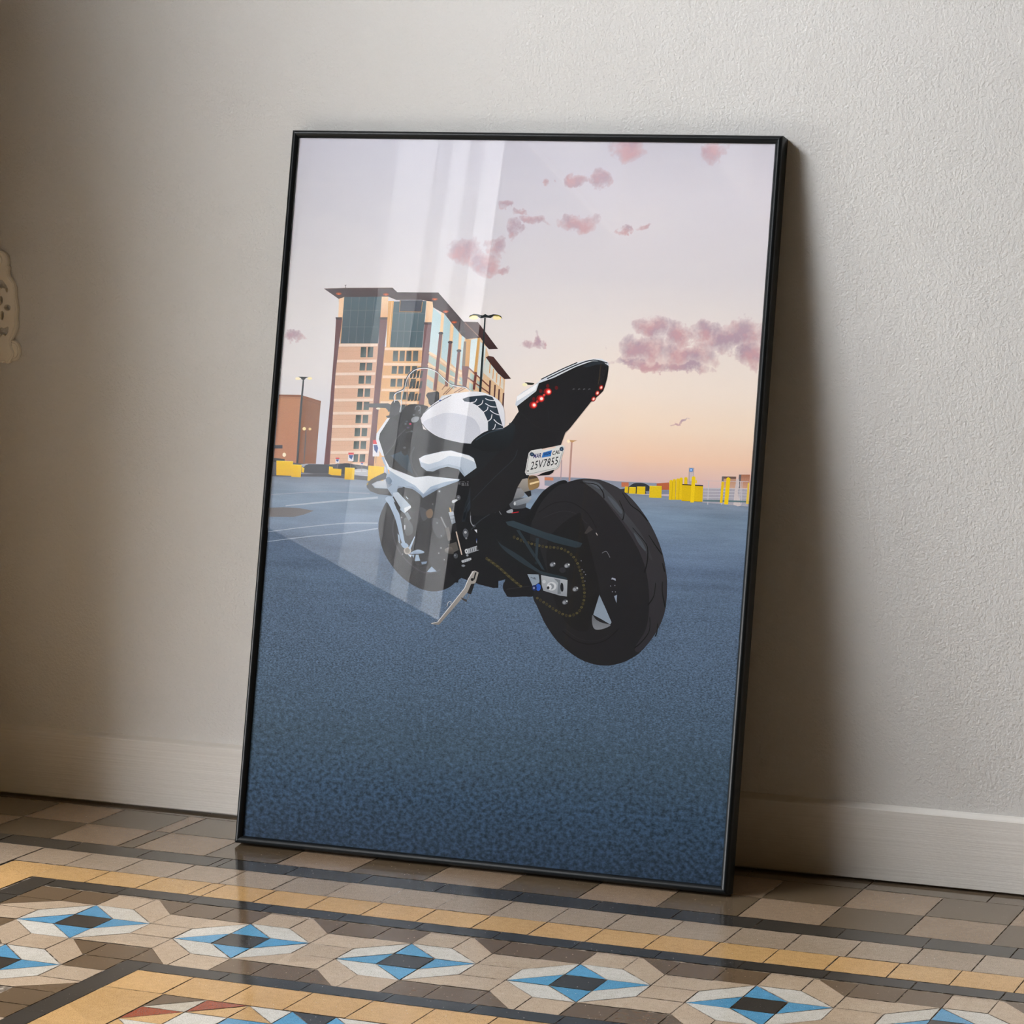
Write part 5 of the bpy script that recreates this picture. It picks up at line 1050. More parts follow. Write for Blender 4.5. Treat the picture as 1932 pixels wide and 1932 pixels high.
W e8eaec 1758,5872 -4,17 -5,23 -5,25 -1,19 4,12 6,9 10,8 13,10 20,10 27,9 27,12 21,17 11,23 6,28 3,29 5,26 7,23 8,22 8,21 12,19 17,20 19,20 21,17 23,14 25,10 28,7 29,5 29,2 31,0 32,-3 31,-5 29,-7 24,-9 22,-10 22,-13 26,-18 31,-23 34,-30 35,-29 31,-23 25,-16 22,-10 22,-7 28,-7 36,-5 43,-3 41,-3 32,-5 24,-10 18,-13 14,-13 10,-9 6,7 -10,8 -14,13 -20,14 -25,11 -35,6 -41,3 -42,3 -36,5 -26,6 -22,7 -20,10 -24,15 -31,22 -34,30 -35,29 -31,24 -26,18 -23,14 -23,11 -26,9 -30,7 -32,5 -32,3 -31,0 -31,-2 -29,-5 -29,-7 -26,-11 -25,-15 -22,-18 -20,-20 -17,-20 -12,-21 -10,-22 -7,-23 -7,-23 -5,-27 -4,-28 -5,-27 -10,-21 -19,-15 -25,-11 -27,-9 -21,-11 -15,-10 -10,-9 -8,-11 -4,-14 0,-22 5,-25 6,-24 4,-16
W b9c2c8 1855,5750 0,27 0,39 0,43 2,41 4,38 5,39 5,37 5,29 5,22 5,16 5,11 3,9 -9,3 -3,-9 -5,-11 -5,-17 -5,-22 -5,-30 -5,-36 -5,-40 -4,-38 -1,-41 -1,-44 0,-39 0,-27
W dfe6ea 1754,5895 19,3 27,5 27,1 15,-9 4,-28 -4,-43 -7,-44 -4,-30 8,-1 4,30 7,43 4,45 -5,32 -21,13 -29,-1 -28,-5 -19,-3
P 222327/2e2f33 2185,5983 19,35 132,26 26,-16 9,-105 -64,-43 -40,-30 -36,27 -11,53
P cfd5dc 2371,5937 34,51 90,18 -13,-29
P e4e6ed/d9dce6 2145,5685 5,20 9,22 12,23 15,22 19,22 22,22 24,23 27,23 31,25 34,26 34,26 30,21 23,15 19,12 20,10 26,9 36,10 42,9 45,8 41,7 39,7 38,6 37,5 36,3 36,1 35,1 34,-2 32,-3 28,-4 26,-6 26,-8 28,-10 31,-11 33,-14 32,-15 29,-18 25,-20 22,-23 20,-25 16,-28 12,-32 9,-35 6,-37 4,-35 4,-36 4,-36 -4,-33 -16,-26 -37,-15 -51,-6 -55,-5 -47,-8 -34,-12 -28,-14 -26,-16 -27,-20 -25,-29 -23,-35 -27,-33 -36,-22 -49,-6 -58,3 -61,9 -60,9 -60,9 -61,11 -59,13 -53,15 -47,19 -42,22 -38,23 -33,21 -27,20 -23,19 -18,18 -15,18 -10,17 -6,17 -2,18
P c5c9d6/cdd1dc 2176,5629 16,20 32,20 41,19 42,18 41,20 44,20 50,17 57,9 74,-1 85,-9 83,-12 65,-14 43,-14 29,-16 20,-19 20,-24 22,-30 20,-36 14,-38 1,-35 -13,-36 -24,-37 -34,-33 -39,-21 -49,-7 -58,3 -62,9 -60,9 -60,9 -61,11 -59,13 -52,16 -46,19 -40,22 -36,24 -31,22 -29,21 -26,20 -18,21
W 2a2f36 2158,5611 13,-14 19,-21 23,-24 29,-23 33,-23 38,-23 43,-22 47,-19 54,-16 59,-13 61,-11 60,-9 63,-7 66,-3 59,-3 41,-2 0,9 -41,2 -59,2 -66,4 -62,7 -60,8 -60,11 -59,13 -53,16 -46,19 -42,22 -38,23 -32,22 -28,22 -23,23 -19,21 -13,15
W 3a414b 2172,5747 18,17 27,25 32,29 33,26 38,26 43,27 42,25 36,22 31,17 27,14 21,11 16,8 -4,8 -16,-8 -22,-12 -27,-14 -30,-17 -37,-22 -42,-25 -43,-27 -38,-26 -34,-27 -32,-29 -27,-25 -19,-17
W 2a4fa8 2371,5917 32,10 -4,11 -32,-10
P 2b3a48/26323e 2694,5958 68,30 127,20 120,13 92,-19 47,-63 61,-150 75,-177 -207,-44 -10,116 -70,121 -97,78 -79,36 -99,10
W e4e7ee 2819,5913 10,1 14,3 16,3 13,6 9,10 6,12 5,11 3,7 -10,4 -4,-8 -4,-10 -5,-11 -7,-7 -10,-4 -14,-3 -14,-2 -10,-2
W e4e7ee 2903,5870 12,5 17,7 19,10 14,10 9,14 4,16 2,14 2,9 -11,2 -1,-10 -3,-13 -3,-14 -7,-11 -12,-9 -18,-8 -17,-7 -12,-6
W e4e7ee 2997,5797 10,6 15,9 15,10 11,11 6,12 2,12 0,11 1,7 -11,1 0,-7 -1,-11 -1,-10 -4,-9 -10,-9 -15,-10 -14,-9 -10,-6
W e4e7ee 3064,5680 9,6 14,9 13,11 11,13 6,15 2,17 1,16 1,11 -11,1 -1,-11 -1,-15 -2,-16 -5,-13 -9,-11 -12,-10 -13,-9 -9,-6
W e4e7ee 3130,5567 7,6 11,9 12,10 9,12 4,14 3,15 0,13 1,10 -11,1 0,-10 -1,-13 -2,-14 -4,-11 -7,-10 -11,-10 -11,-8 -7,-6
W e4e7ee 3003,5974 9,-4 13,-5 16,-6 18,-4 20,-3 23,-1 21,0 15,0 0,10 -15,0 -21,1 -23,1 -19,2 -16,4 -15,5 -13,5 -9,4
W e4e7ee 3008,5910 14,-6 20,-11 23,-10 22,-8 23,-4 23,-1 21,-1 15,0 0,10 -15,0 -20,1 -23,1 -21,4 -21,7 -22,10 -20,11 -14,6
W e4e7ee 3082,5825 11,-7 15,-10 18,-10 17,-9 19,-6 20,-6 18,-4 12,-3 2,10 -12,3 -18,4 -19,5 -18,6 -16,8 -17,11 -15,9 -11,7
W e4e7ee 3141,5712 8,-8 13,-11 15,-13 16,-11 19,-10 22,-9 20,-7 13,-5 4,9 -14,5 -19,8 -21,8 -18,9 -15,11 -15,12 -12,11 -9,8
P 1d242a/15181b 2858,5384 9,27 26,32 35,32 34,27 29,22 30,18 33,16 37,14 44,10 50,7 48,7 44,10 36,19 33,24 28,20 24,9 21,-5 17,-14 11,-23 2,-33 -6,-50 -13,-65 -22,-64 -30,-50 -42,-32 -53,-20 -56,-13 -53,-9 -48,-4 -47,1 -45,6 -42,10 -42,12 -43,17 -33,19
W 30404c 2925,5432 31,21 43,29 50,32 47,25 51,17 55,15 50,11 34,8 -3,10 -34,-8 -50,-11 -56,-14 -52,-18 -49,-26 -50,-32 -43,-29 -31,-21
P c0ccda/aab9cb 2154,5160 65,43 246,67 124,18 259,-53 63,-33 37,-76 12,-44 -157,-122 -88,91 -157,27 -104,-31 -88,-43 -92,3 -81,53
P e2e7ee 2157,5160 62,40 247,67 123,17 259,-54 60,-32 22,-44 -171,55 -190,9 -123,-75 -149,-50 -109,23
P 9cabbe 2366,5007 88,42 103,32 158,-29 87,-89 15,12 -77,105 -170,30 -119,-30 -163,-61
P a5b7cc/93a6bd 1629,5151 33,13 90,-133 120,-51 251,-65 93,-5 88,33 436,-21 -6,-20 -250,-103 -229,-143 -45,43 -105,65 -108,16 -102,16 -15,-87 -53,-67 -70,54 -7,56 60,51 -84,84 -18,121
P dfe5ec/cfd8e2 1662,5164 90,-133 120,-51 251,-65 181,28 436,-23 -216,-48 -177,-66 -91,-97 -124,100 -271,121 -130,72
P 7d90a8 2255,4656 229,143 -105,-20 -123,-78 -153,92 -124,7 126,-36 105,-65
P 5d7188 1715,4872 4,12 11,11 15,7 13,1 14,-8 16,-15 12,-17 6,-15 -4,-14 -11,-16 -14,-12 -13,-3 -14,10 -16,20 -14,22
P e6a94c 1732,4995 12,4 20,-53 -12,-3
P 1f2023 1898,4760 20,9 30,4 33,1 32,0 27,-2 27,-3 27,-6 28,-12 31,-17 34,-23 30,-26 20,-27 6,-32 -3,-35 -10,-34 -13,-28 -16,-25 -22,-21 -24,-14 -24,-2 -24,15 -25,28 -26,34 -27,31 -30,28 -33,28 -31,27 -22,25 -14,23 -8,21 -1,19
P 4f5153/3f4144 1454,4801 57,58 89,50 96,48 28,-20 -9,-68 -124,-32 -71,-41 51,-50 182,-1 72,-84 -189,7 -123,33 -57,50
P c4ccd4/aebac8 1525,4793 66,37 121,31 38,-109 -167,-1
W e0c040 1459,4782 17,24 -7,4 -16,-24
P a9bdd3/8fa6c0 1734,4606 -1,14 5,11 9,8 9,7 9,4 11,2 12,1 12,-2 10,-1 9,-1 11,-7 14,-17 19,-32 24,-43 24,-48 21,-46 18,-45 15,-45 15,-46 14,-46 13,-48 13,-51 12,-46 11,-37 12,-25 13,-15 11,-11 4,-11 -2,-13 -9,-13 -12,-8 -12,4 -14,16 -15,26 -17,35 -18,40 -18,49 -20,58 -21,61 -22,55 -24,50 -26,48 -26,44 -24,38 -21,29 -21,23 -17,18
P 1e2024 1847,4591 37,-24 66,-110 -3,-29 -49,68
P bccad8/9fb0c2 1834,4700 69,11 194,-168 -31,-40 -53,-60 -65,42 4,29 -115,148
P dbe3ea 2004,4510 86,40 11,-28 -84,-76
P 7d8690 2013,4443 44,20 59,-79 -34,-34
P c4cfda 2014,4667 41,-33 -11,-8 -24,23
P c9d0d8 2023,4290 18,1 2,-57 -12,-1
P a8a49e 2149,3967 -4,-22 -13,-19 -20,-11 -23,-1 -21,8 -16,17 -7,22 3,22 13,19 20,11 23,2 22,-9 16,-17
P 77726c 2130,3966 -2,-15 -8,-12 -13,-7 -15,-1 -14,5 -10,12 -5,14 2,15 9,12 12,8 15,1 14,-6 11,-11
P 8ea4be 1998,4046 7,9 16,6 20,4 17,-1 15,-6 17,-11 12,-12 5,-10 -7,-11 -16,-11 -19,-9 -17,-1 -15,8 -17,15 -14,17
P 9fb4cb 2109,3996 39,88 33,73 5,-14 -33,-116 -19,-51
P a5b8cc/7f93ab 2138,3934 14,11 25,16 29,15 27,9 25,1 26,-5 23,-8 16,-6 8,-6 3,-6 -5,-6 -13,-5 -28,-6 -40,-5 -41,-4 -30,-3 -20,0 -15,0 -6,2
P b9cadb 2104,3918 58,-4 -12,-36
W 9a9da2 2725,4887 37,2 0,3 -38,-2
W 9a9da2 2768,4889 43,2 -1,4 -42,-3
W 9a9da2 2844,4893 24,1 -1,4 -24,-2
W 9a9da2 2726,4875 27,2 -1,3 -27,-1
W 9a9da2 2819,4880 9,1 0,3 -9,0
W 9a9da2 2726,4864 31,2 -1,3 -30,-1
W 9a9da2 2770,4867 35,1 0,4 -35,-2
W 9a9da2 2820,4869 12,1 0,3 -12,0
W 9a9da2 2846,4871 16,0 0,4 -17,-1
W 9a9da2 2727,4853 34,2 -1,3 -33,-2
W 9a9da2 2771,4855 38,2 0,4 -38,-2
W 9a9da2 2821,4858 15,1 0,3 -15,-1
W 9a9da2 2846,4859 20,1 0,4 -20,-1
W 9a9da2 2772,4844 41,2 0,4 -41,-3
W 9a9da2 2822,4847 18,1 0,3 -18,-1
W 9a9da2 2847,4848 23,1 0,4 -23,-2"""
CLOUDS = [(3638,8793,56,39),(3945,8810,70,100),(4010,8760,110,60),(4036,8818,166,71),(4340,8831,120,113),(4061,8271,240,97),(4711,8198,109,30),(4943,8255,71,35),(3080,8481,112,51),(3300,8390,120,30),(3453,8293,147,60),(3219,8164,83,114),(2563,7863,189,133),(2975,7927,129,107),(2823,7709,187,132),(3112,7637,141,44),(236,6674,158,63),(3532,6685,128,68),(3680,6730,60,90),(4687,9230,200,143),(5809,9215,149,149),(5175,6960,220,136),(5060,6683,336,160),(5500,6900,200,150),(5643,6636,400,143),(5843,6966,160,130),(6400,6944,286,179),(6097,6831,300,163),(6500,6709,190,158),(5100,6500,420,60),(5600,6480,360,70),(5638,5798,129,20)]
HORIZON = .4858
ZB_ = 0.0058        # paper depth behind the frame front
sky = mat('printed_sky', (.8, .8, .8), .6, spec=.1); g = N(sky)
geo = g.t.nodes.new('ShaderNodeTexCoord'); sep = g.t.nodes.new('ShaderNodeSeparateXYZ'); g.link(geo.outputs['Object'], sep.inputs[0])
U0, V0 = sep.outputs['X'], sep.outputs['Z']
tv = g.math('DIVIDE', g.math('SUBTRACT', V0, HORIZON), .4462)     # 0 horizon, 1 top
left = g.ramp(tv, [(0, srgb('c9cbdc')), (.10, srgb('d3d8e6')), (.3, srgb('e3e0e2')), (.5, srgb('dcd9dc')), (.75, srgb('cecdd6')), (1, srgb('c4c4d2'))])
right = g.ramp(tv, [(0, srgb('c7b6c2')), (.045, srgb('e0bfb8')), (.10, srgb('f3cdb2')), (.19, srgb('f7dfc8')), (.30, srgb('f4e5d8')), (.45, srgb('ebe2dd')), (.62, srgb('dbd6da')), (.85, srgb('d8d4dc')), (1, srgb('c9c7d2'))])
nz = g.noise(g.coord('Object', (1, 1, 2.2)), 5, 3)
mu = g.math('ADD', g.math('MULTIPLY', g.math('SUBTRACT', U0, .12), 2.6), g.math('MULTIPLY', g.math('SUBTRACT', nz.outputs[0], .5), .7), clamp=True)
mu = g.math('MULTIPLY', mu, 1.0, clamp=True)
skc = g.mix(mu, left, right)
soft = g.noise(g.coord('Object', (1, 1, 3.4)), 9, 4, .55)
skc = g.mix(g.math('MULTIPLY', g.math('SUBTRACT', soft.outputs[0], .5, ), .35, clamp=True), skc, srgb('f4efe9'))
wob = g.noise(g.coord('Object'), 42, 4, .62); wob2 = g.noise(g.coord('Object', loc=(3, 1, 7)), 42, 4, .62)
px = g.math('ADD', U0, g.math('MULTIPLY', g.math('SUBTRACT', wob.outputs[0], .5), .05))
pz = g.math('ADD', V0, g.math('MULTIPLY', g.math('SUBTRACT', wob2.outputs[0], .5), .036))
dens = None
for cx, cy, rx, ry in CLOUDS:
    k_ = 1.22 if cy > 7000 else 1.12
    rx, ry = rx * k_, ry * k_
    dx = g.math('DIVIDE', g.math('SUBTRACT', px, cx / 1e4), rx / 1e4); dz = g.math('DIVIDE', g.math('SUBTRACT', pz, cy / 1e4), ry / 1e4)
    d = g.math('SUBTRACT', 1.0, g.math('ADD', g.math('MULTIPLY', dx, dx), g.math('MULTIPLY', dz, dz)))
    dens = d if dens is None else g.math('MAXIMUM', dens, d)
brk = g.noise(g.coord('Object', loc=(9, 2, 4)), 75, 3, .6)
dn = g.math('ADD', dens, g.math('MULTIPLY', g.math('SUBTRACT', brk.outputs[0], .42), 1.25))
mask = g.ramp(dn, [(-.0, (0, 0, 0)), (.25, (.35, .35, .35)), (1.0, (1, 1, 1))])
big = g.ramp(g.math('SUBTRACT', .72, V0), [(0.0, (.78, .78, .78)), (.03, (.92, .92, .92))])
mk = g.new('ShaderNodeRGBToBW'); g.link(g.mix(1.0, mask, big, 'MULTIPLY'), mk.inputs[0])
ccol = g.mix(g.ramp(wob2.outputs[0], [(.38, (0, 0, 0)), (.6, (1, 1, 1))]), srgb('b097a6'), srgb('c99ca2'))
skc = g.mix(mk.outputs[0], skc, ccol)
g.link(skc, g.b.inputs['Base Color'])
asp = mat('printed_asphalt', (.2, .25, .3), .6, spec=.1); g = N(asp)
geo = g.t.nodes.new('ShaderNodeTexCoord'); sep = g.t.nodes.new('ShaderNodeSeparateXYZ'); g.link(geo.outputs['Object'], sep.inputs[0])
U0, V0 = sep.outputs['X'], sep.outputs['Z']
dp = g.math('MAXIMUM', g.math('SUBTRACT', HORIZON + .012, V0), .008)
inv = g.math('DIVIDE', 1.0, dp)
cmb = g.t.nodes.new('ShaderNodeCombineXYZ')
g.link(g.math('MULTIPLY', g.math('SUBTRACT', U0, .33), inv), cmb.inputs[0]); g.link(g.math('MULTIPLY', inv, 1.0), cmb.inputs[1])
# coarse, out-of-focus grit low in the print, fine grit towards the horizon
gl_ = g.noise(g.coord('Object', (1, 1, 1.25)), 165, 2, .6); gm_ = g.noise(g.coord('Object', (1, 1, 1.9)), 330, 2, .7); gf_ = g.noise(g.coord('Object', (1, 1, 2.6)), 620, 2, .7)
lowf = g.noise(g.coord('Object', (1, 1, 2.8)), 7, 4, .6); band = g.noise(g.coord('Object', (1.2, 1, 14)), 5, 4, .55)
def soften(x, a): return g.math('MULTIPLY', g.math('SUBTRACT', x, .5), a)
tdn = g.math('DIVIDE', g.math('SUBTRACT', HORIZON, V0), .476)
wl_ = g.ramp(tdn, [(.45, (0, 0, 0)), (.85, (1, 1, 1))]); wm_ = g.ramp(tdn, [(.2, (0, 0, 0)), (.5, (1, 1, 1)), (.85, (.15, .15, .15))]); wf_ = g.ramp(tdn, [(.08, (.12, .12, .12)), (.35, (1, 1, 1)), (.7, (.2, .2, .2))])
grit = g.math('ADD', g.math('MULTIPLY', soften(gl_.outputs[0], 1.0), wl_), g.math('ADD', g.math('MULTIPLY', soften(gm_.outputs[0], 1.0), wm_), g.math('MULTIPLY', soften(gf_.outputs[0], .9), wf_)))
basec = g.ramp(tdn, [(0, srgb('7f8798')), (.05, srgb('7c8da3')), (.13, srgb('70819a')), (.19, srgb('5e6e87')), (.28, srgb('5a6b82')), (.40, srgb('53647a')), (.55, srgb('4c5e72')), (.7, srgb('405263')), (.85, srgb('33465a')), (1, srgb('29384a'))])
amp = g.math('ADD', 1.0, g.math('MULTIPLY', grit, 2.6))
amp2 = g.math('ADD', amp, g.math('ADD', soften(lowf.outputs[0], .35), g.math('MULTIPLY', soften(band.outputs[0], 1.3), g.ramp(tdn, [(0, (1, 1, 1)), (.28, (.45, .45, .45)), (.4, (0, 0, 0))]))))
vm = g.t.nodes.new('ShaderNodeVectorMath'); vm.operation = 'SCALE'; g.link(basec, vm.inputs[0]); g.link(amp2, vm.inputs['Scale'])
glow = g.math('MULTIPLY', g.math('ADD', grit, .06), 5.0, clamp=True)
g.link(g.mix(glow, g.mix(1.0, vm.outputs[0], (.95, 1.0, .98), 'MULTIPLY'), g.mix(1.0, vm.outputs[0], (1.04, 1.10, 1.16), 'MULTIPLY')), g.b.inputs['Base Color'])
ink = mat('printed_ink', (.5, .5, .5), .6, spec=.1); g = N(ink)
vc = g.new('ShaderNodeVertexColor', _layer_name='ink')
gn = g.noise(g.coord('Object'), 900, 2)
g.link(g.mix(1.0, vc.outputs[0], g.ramp(gn.outputs[0], [(.3, (.93, .93, .93)), (.7, (1.07, 1.07, 1.07))]), 'MULTIPLY'), g.b.inputs['Base Color'])

pv, pf, pc, pm = [], [], [], []
def add_face(idx, cols, m): pf.append(idx); pc.extend(cols); pm.append(m)
a0, a1, b0, b1 = .0065, FRW - .0065, .0065, FRH - .0065
pv += [(a0, ZB_, HORIZON), (a1, ZB_, HORIZON), (a1, ZB_, b1), (a0, ZB_, b1), (a0, ZB_, b0), (a1, ZB_, b0)]
add_face((0, 1, 2, 3), [(1, 1, 1)] * 4, 0); add_face((4, 5, 1, 0), [(1, 1, 1)] * 4, 1)
LAY = 1.1e-5
placed = []
def layer(pts):
    # an area of ink lies one step above whatever it overlaps
    xs = [p[0] for p in pts]; zs = [p[1] for p in pts]; b = (min(xs), min(zs), max(xs), max(zs)); k = 0
    for q, kk in placed:
        if kk > k and b[0] < q[2] and q[0] < b[2] and b[1] < q[3] and q[1] < b[3]: k = kk
    placed.append((b, k + 1)); return ZB_ - LAY * (k + 1)
def flat(pts, cols):
    y = layer(pts); base = len(pv)
    pts = [(min(max(x, a0), a1), z) for x, z in pts]
    pv.extend((x, y, z) for x, z in pts)
    zs = [z for _, z in pts]; lo, hi = min(zs), max(zs)
    def cc(i):
        if len(cols) == 1: return cols[0]
        t_ = (hi - pts[i][1]) / max(hi - lo, 1e-9); return tuple(cols[0][k] * (1 - t_) + cols[1][k] * t_ for k in range(3))
    for tri in geometry.tessellate_polygon([[Vector((x, z, 0)) for x, z in pts]]):
        p = [pts[i] for i in tri]; ar = (p[1][0] - p[0][0]) * (p[2][1] - p[0][1]) - (p[2][0] - p[0][0]) * (p[1][1] - p[0][1])
        if abs(ar) < 1e-12: continue
        if ar < 0: tri = (tri[0], tri[2], tri[1])
        add_face(tuple(base + i for i in tri), [cc(i) for i in tri], 2)
def strip(pts, cols):
    y = layer(pts); base = len(pv); n = len(pts) // 2
    pv.extend((min(max(x, a0), a1), y, z) for x, z in pts)
    for i in range(n - 1):
        q = (i, i + 1, 2 * n - 2 - i, 2 * n - 1 - i)
        p = [pts[k] for k in q]; ar = sum(p[k][0] * p[(k + 1) % 4][1] - p[(k + 1) % 4][0] * p[k][1] for k in range(4))
        if ar < 0: q = q[::-1]
        add_face(tuple(base + k for k in q), [cols[0]] * 4, 2)
def lettering(text, col, quad):
    cu = bpy.data.curves.new('lettering', 'FONT'); cu.body = text; cu.size = 1; cu.resolution_u = 2
    if text.startswith('25'): cu.space_character = 1.12; cu.offset = .008
    else: cu.offset = .028; cu.space_character = 1.15
    ob = bpy.data.objects.new('lettering', cu); COL.objects.link(ob)
    dg = bpy.context.evaluated_depsgraph_get(); me = ob.evaluated_get(dg).to_mesh()
    vs = [(q.co.x, q.co.y) for q in me.vertices]; fs = [tuple(p.vertices) for p in me.polygons]
    x0, x1 = min(p[0] for p in vs), max(p[0] for p in vs); z0, z1 = min(p[1] for p in vs), max(p[1] for p in vs)
    yy = layer(quad); base = len(pv); A, B, C, D = quad
    for x, z in vs:
        s, t_ = (x - x0) / (x1 - x0), (z - z0) / (z1 - z0)
        pv.append(((A[0] * (1 - s) + B[0] * s) * (1 - t_) + (D[0] * (1 - s) + C[0] * s) * t_, yy, (A[1] * (1 - s) + B[1] * s) * (1 - t_) + (D[1] * (1 - s) + C[1] * s) * t_))
    for f in fs: add_face(tuple(base + i for i in f), [col] * len(f), 2)
    ob.evaluated_get(dg).to_mesh_clear(); bpy.data.objects.remove(ob); bpy.data.curves.remove(cu)
for ln in ART.strip().split('\n'):
    if ln[0] == 'T':
        for it in ln[2:].split(' ; '):
            t_, c_, q_ = it.split('|'); lettering(t_, srgb(c_), [tuple(float(k) / 1e4 for k in p.split(',')) for p in q_.split()])
        continue
    k_, c_, *ps = ln.split(); cols = [srgb(c) for c in c_.split('/')]; pts = []; x = z = 0
    for p in ps:
        a, b = p.split(','); x += int(a); z += int(b); pts.append((x / 1e4, z / 1e4))
    (flat if k_ == 'P' else strip)(pts, cols)
me = bpy.data.meshes.new('printed_poster'); me.from_pydata(pv, [], pf)
ca = me.color_attributes.new('ink', 'FLOAT_COLOR', 'CORNER')
buf = []
for c in pc: buf += [*c, 1.0]
ca.data.foreach_set('color', buf); me.polygons.foreach_set('material_index', pm); me.update()
poster = obj('printed_poster', me, [sky, asp, ink], frame)
poster['label'] = 'printed photograph of a black and white sports motorcycle on blue asphalt under a pink sky'

# ------------------------------------------------------------------ ornament on the wall
iron = mat('white_painted_iron', srgb('f2ecdf'), .45); g = N(iron)
n = g.noise(g.coord('Object'), 300, 3); g.link(g.bump(n.outputs[0], .3, .0008), g.b.inputs['Normal'])
orn = bpy.data.objects.new('wall_ornament', None); COL.objects.link(orn); orn.location = (-0.47033, 0.01, 0.68563)
tag(orn, 'off-white openwork ornament with scrolled foot, fixed to the shaded wall at the left edge', 'wall ornament')
SCALE = 0.00011448
half = [(-60, 352), (0, 350), (50, 365), (85, 398), (99, 440), (98, 490), (90, 520), (117, 543), (106, 580), (106, 620), (118, 652), (150, 690), (186, 735), (202, 790), (206, 850), (206, 905), (224, 975), (232, 1050), (224, 1110), (222, 1160), (230, 1215), (226, 1262), (205, 1320), (175, 1375), (150, 1425), (158, 1500), (190, 1575), (182, 1620), (160, 1650), (130, 1695), (100, 1700), (82, 1684), (60, 1680), (40, 1695), (0, 1680), (-30, 1700), (-60, 1690)]
def Lc(p): return Vector(((p[0] + 60) * SCALE, 0, (1025 - p[1]) * SCALE))
def ell(cx, cy, rx, ry, n=18): return [(cx + rx * math.cos(2 * math.pi * i / n), cy + ry * math.sin(2 * math.pi * i / n)) for i in range(n)]
holes = [[(-40, 690), (0, 684), (40, 692), (70, 722), (98, 752), (120, 795), (118, 840), (102, 854), (84, 835), (70, 802), (45, 795), (15, 812), (-15, 800), (-40, 780)], ell(14, 940, 38, 60), ell(108, 1027, 50, 41), ell(35, 1125, 30, 60),
         [(-30, 1275), (20, 1262), (60, 1272), (95, 1262), (115, 1243), (132, 1268), (128, 1320), (108, 1355), (75, 1378), (50, 1362), (20, 1388), (-20, 1370), (-35, 1330)]]
out = [Lc(p) for p in half] + [Vector((-Lc(p).x, 0, Lc(p).z)) for p in half[-2:0:-1]]
TK = .008
cu = bpy.data.curves.new('openwork_plate', 'CURVE'); cu.dimensions = '2D'; cu.fill_mode = 'BOTH'; cu.extrude = TK / 2 - .0008; cu.bevel_depth = .0008; cu.bevel_resolution = 2
for l in [out] + [[Lc(p) for p in h] for h in holes] + [[Vector((-Lc(p).x, 0, Lc(p).z)) for p in h[::-1]] for h in holes]:
    sp = cu.splines.new('POLY'); sp.points.add(len(l) - 1); sp.use_cyclic_u = True
    for q, p in zip(sp.points, l): q.co = (p.x, p.z, 0, 1)
tmp = bpy.data.objects.new('tmp', cu); COL.objects.link(tmp)
me = bpy.data.meshes.new_from_object(tmp.evaluated_get(bpy.context.evaluated_depsgraph_get())); bpy.data.objects.remove(tmp); bpy.data.curves.remove(cu)
for vtx in me.vertices: vtx.co = Vector((vtx.co.x, -vtx.co.z - TK / 2, vtx.co.y))
pl = obj('openwork_plate', me, iron, orn)
def tube(pts, rad, name, parent, m, closed=False):
    cu = bpy.data.curves.new(name, 'CURVE'); cu.dimensions = '3D'; cu.bevel_depth = rad; cu.bevel_resolution = 3; cu.use_fill_caps = True
    s = cu.splines.new('POLY'); s.points.add(len(pts) - 1); s.use_cyclic_u = closed
    for q, p in zip(s.points, pts): q.co = (*p, 1)
    ob = bpy.data.objects.new('tmp', cu); COL.objects.link(ob); dg = bpy.context.evaluated_depsgraph_get()
    me = bpy.data.meshes.new_from_object(ob.evaluated_get(dg)); bpy.data.objects.remove(ob); bpy.data.curves.remove(cu)
    for p in me.polygons: p.use_smooth = True
    return obj(name, me, m, parent)
rim = [p + Vector((0, -TK, 0)) for p in out]
cen = Vector((0, -TK, 0))
tube([Vector((p.x * .955, p.y, p.z * .985)) for p in rim], .0011, 'raised_rim', orn, iron, True)
for sx in (1, -1):
    cx, cz = sx * (178 + 60) * SCALE, (1025 - 1550) * SCALE
    disc = [Vector((cx + 88 * SCALE * math.cos(i * math.pi / 16), 0, cz + 122 * SCALE * math.sin(i * math.pi / 16))) for i in range(32)]
    bm = bmesh.new(); f0 = [bm.verts.new(p + Vector((0, -.0052, 0))) for p in disc]; f1 = [bm.verts.new(p) for p in disc]
    bm.faces.new(f0); bm.faces.new(f1[::-1])
    for i in range(32): bm.faces.new((f0[i], f1[i], f1[(i + 1) % 32], f0[(i + 1) % 32]))
    bmesh.ops.recalc_face_normals(bm, faces=bm.faces); sc_ = obj('scroll', bm, iron, orn)
    for k_, r_ in enumerate((.97, .72)):
        tube([Vector((cx + (p.x - cx) * r_ , -.0056, cz + (p.z - cz) * r_)) for p in disc], .0009 + .0002 * k_, 'scroll_bead', sc_, iron, True)
bm = bmesh.new(); bmesh.ops.create_uvsphere(bm, u_segments=20, v_segments=10, radius=1)
for vtx in bm.verts: vtx.co = Vector((vtx.co.x * 100 * SCALE, vtx.co.y * .006 - TK, vtx.co.z * 90 * SCALE + (1025 - 460) * SCALE))
for f in bm.faces: f.smooth = True
obj('top_boss', bm, iron, orn)

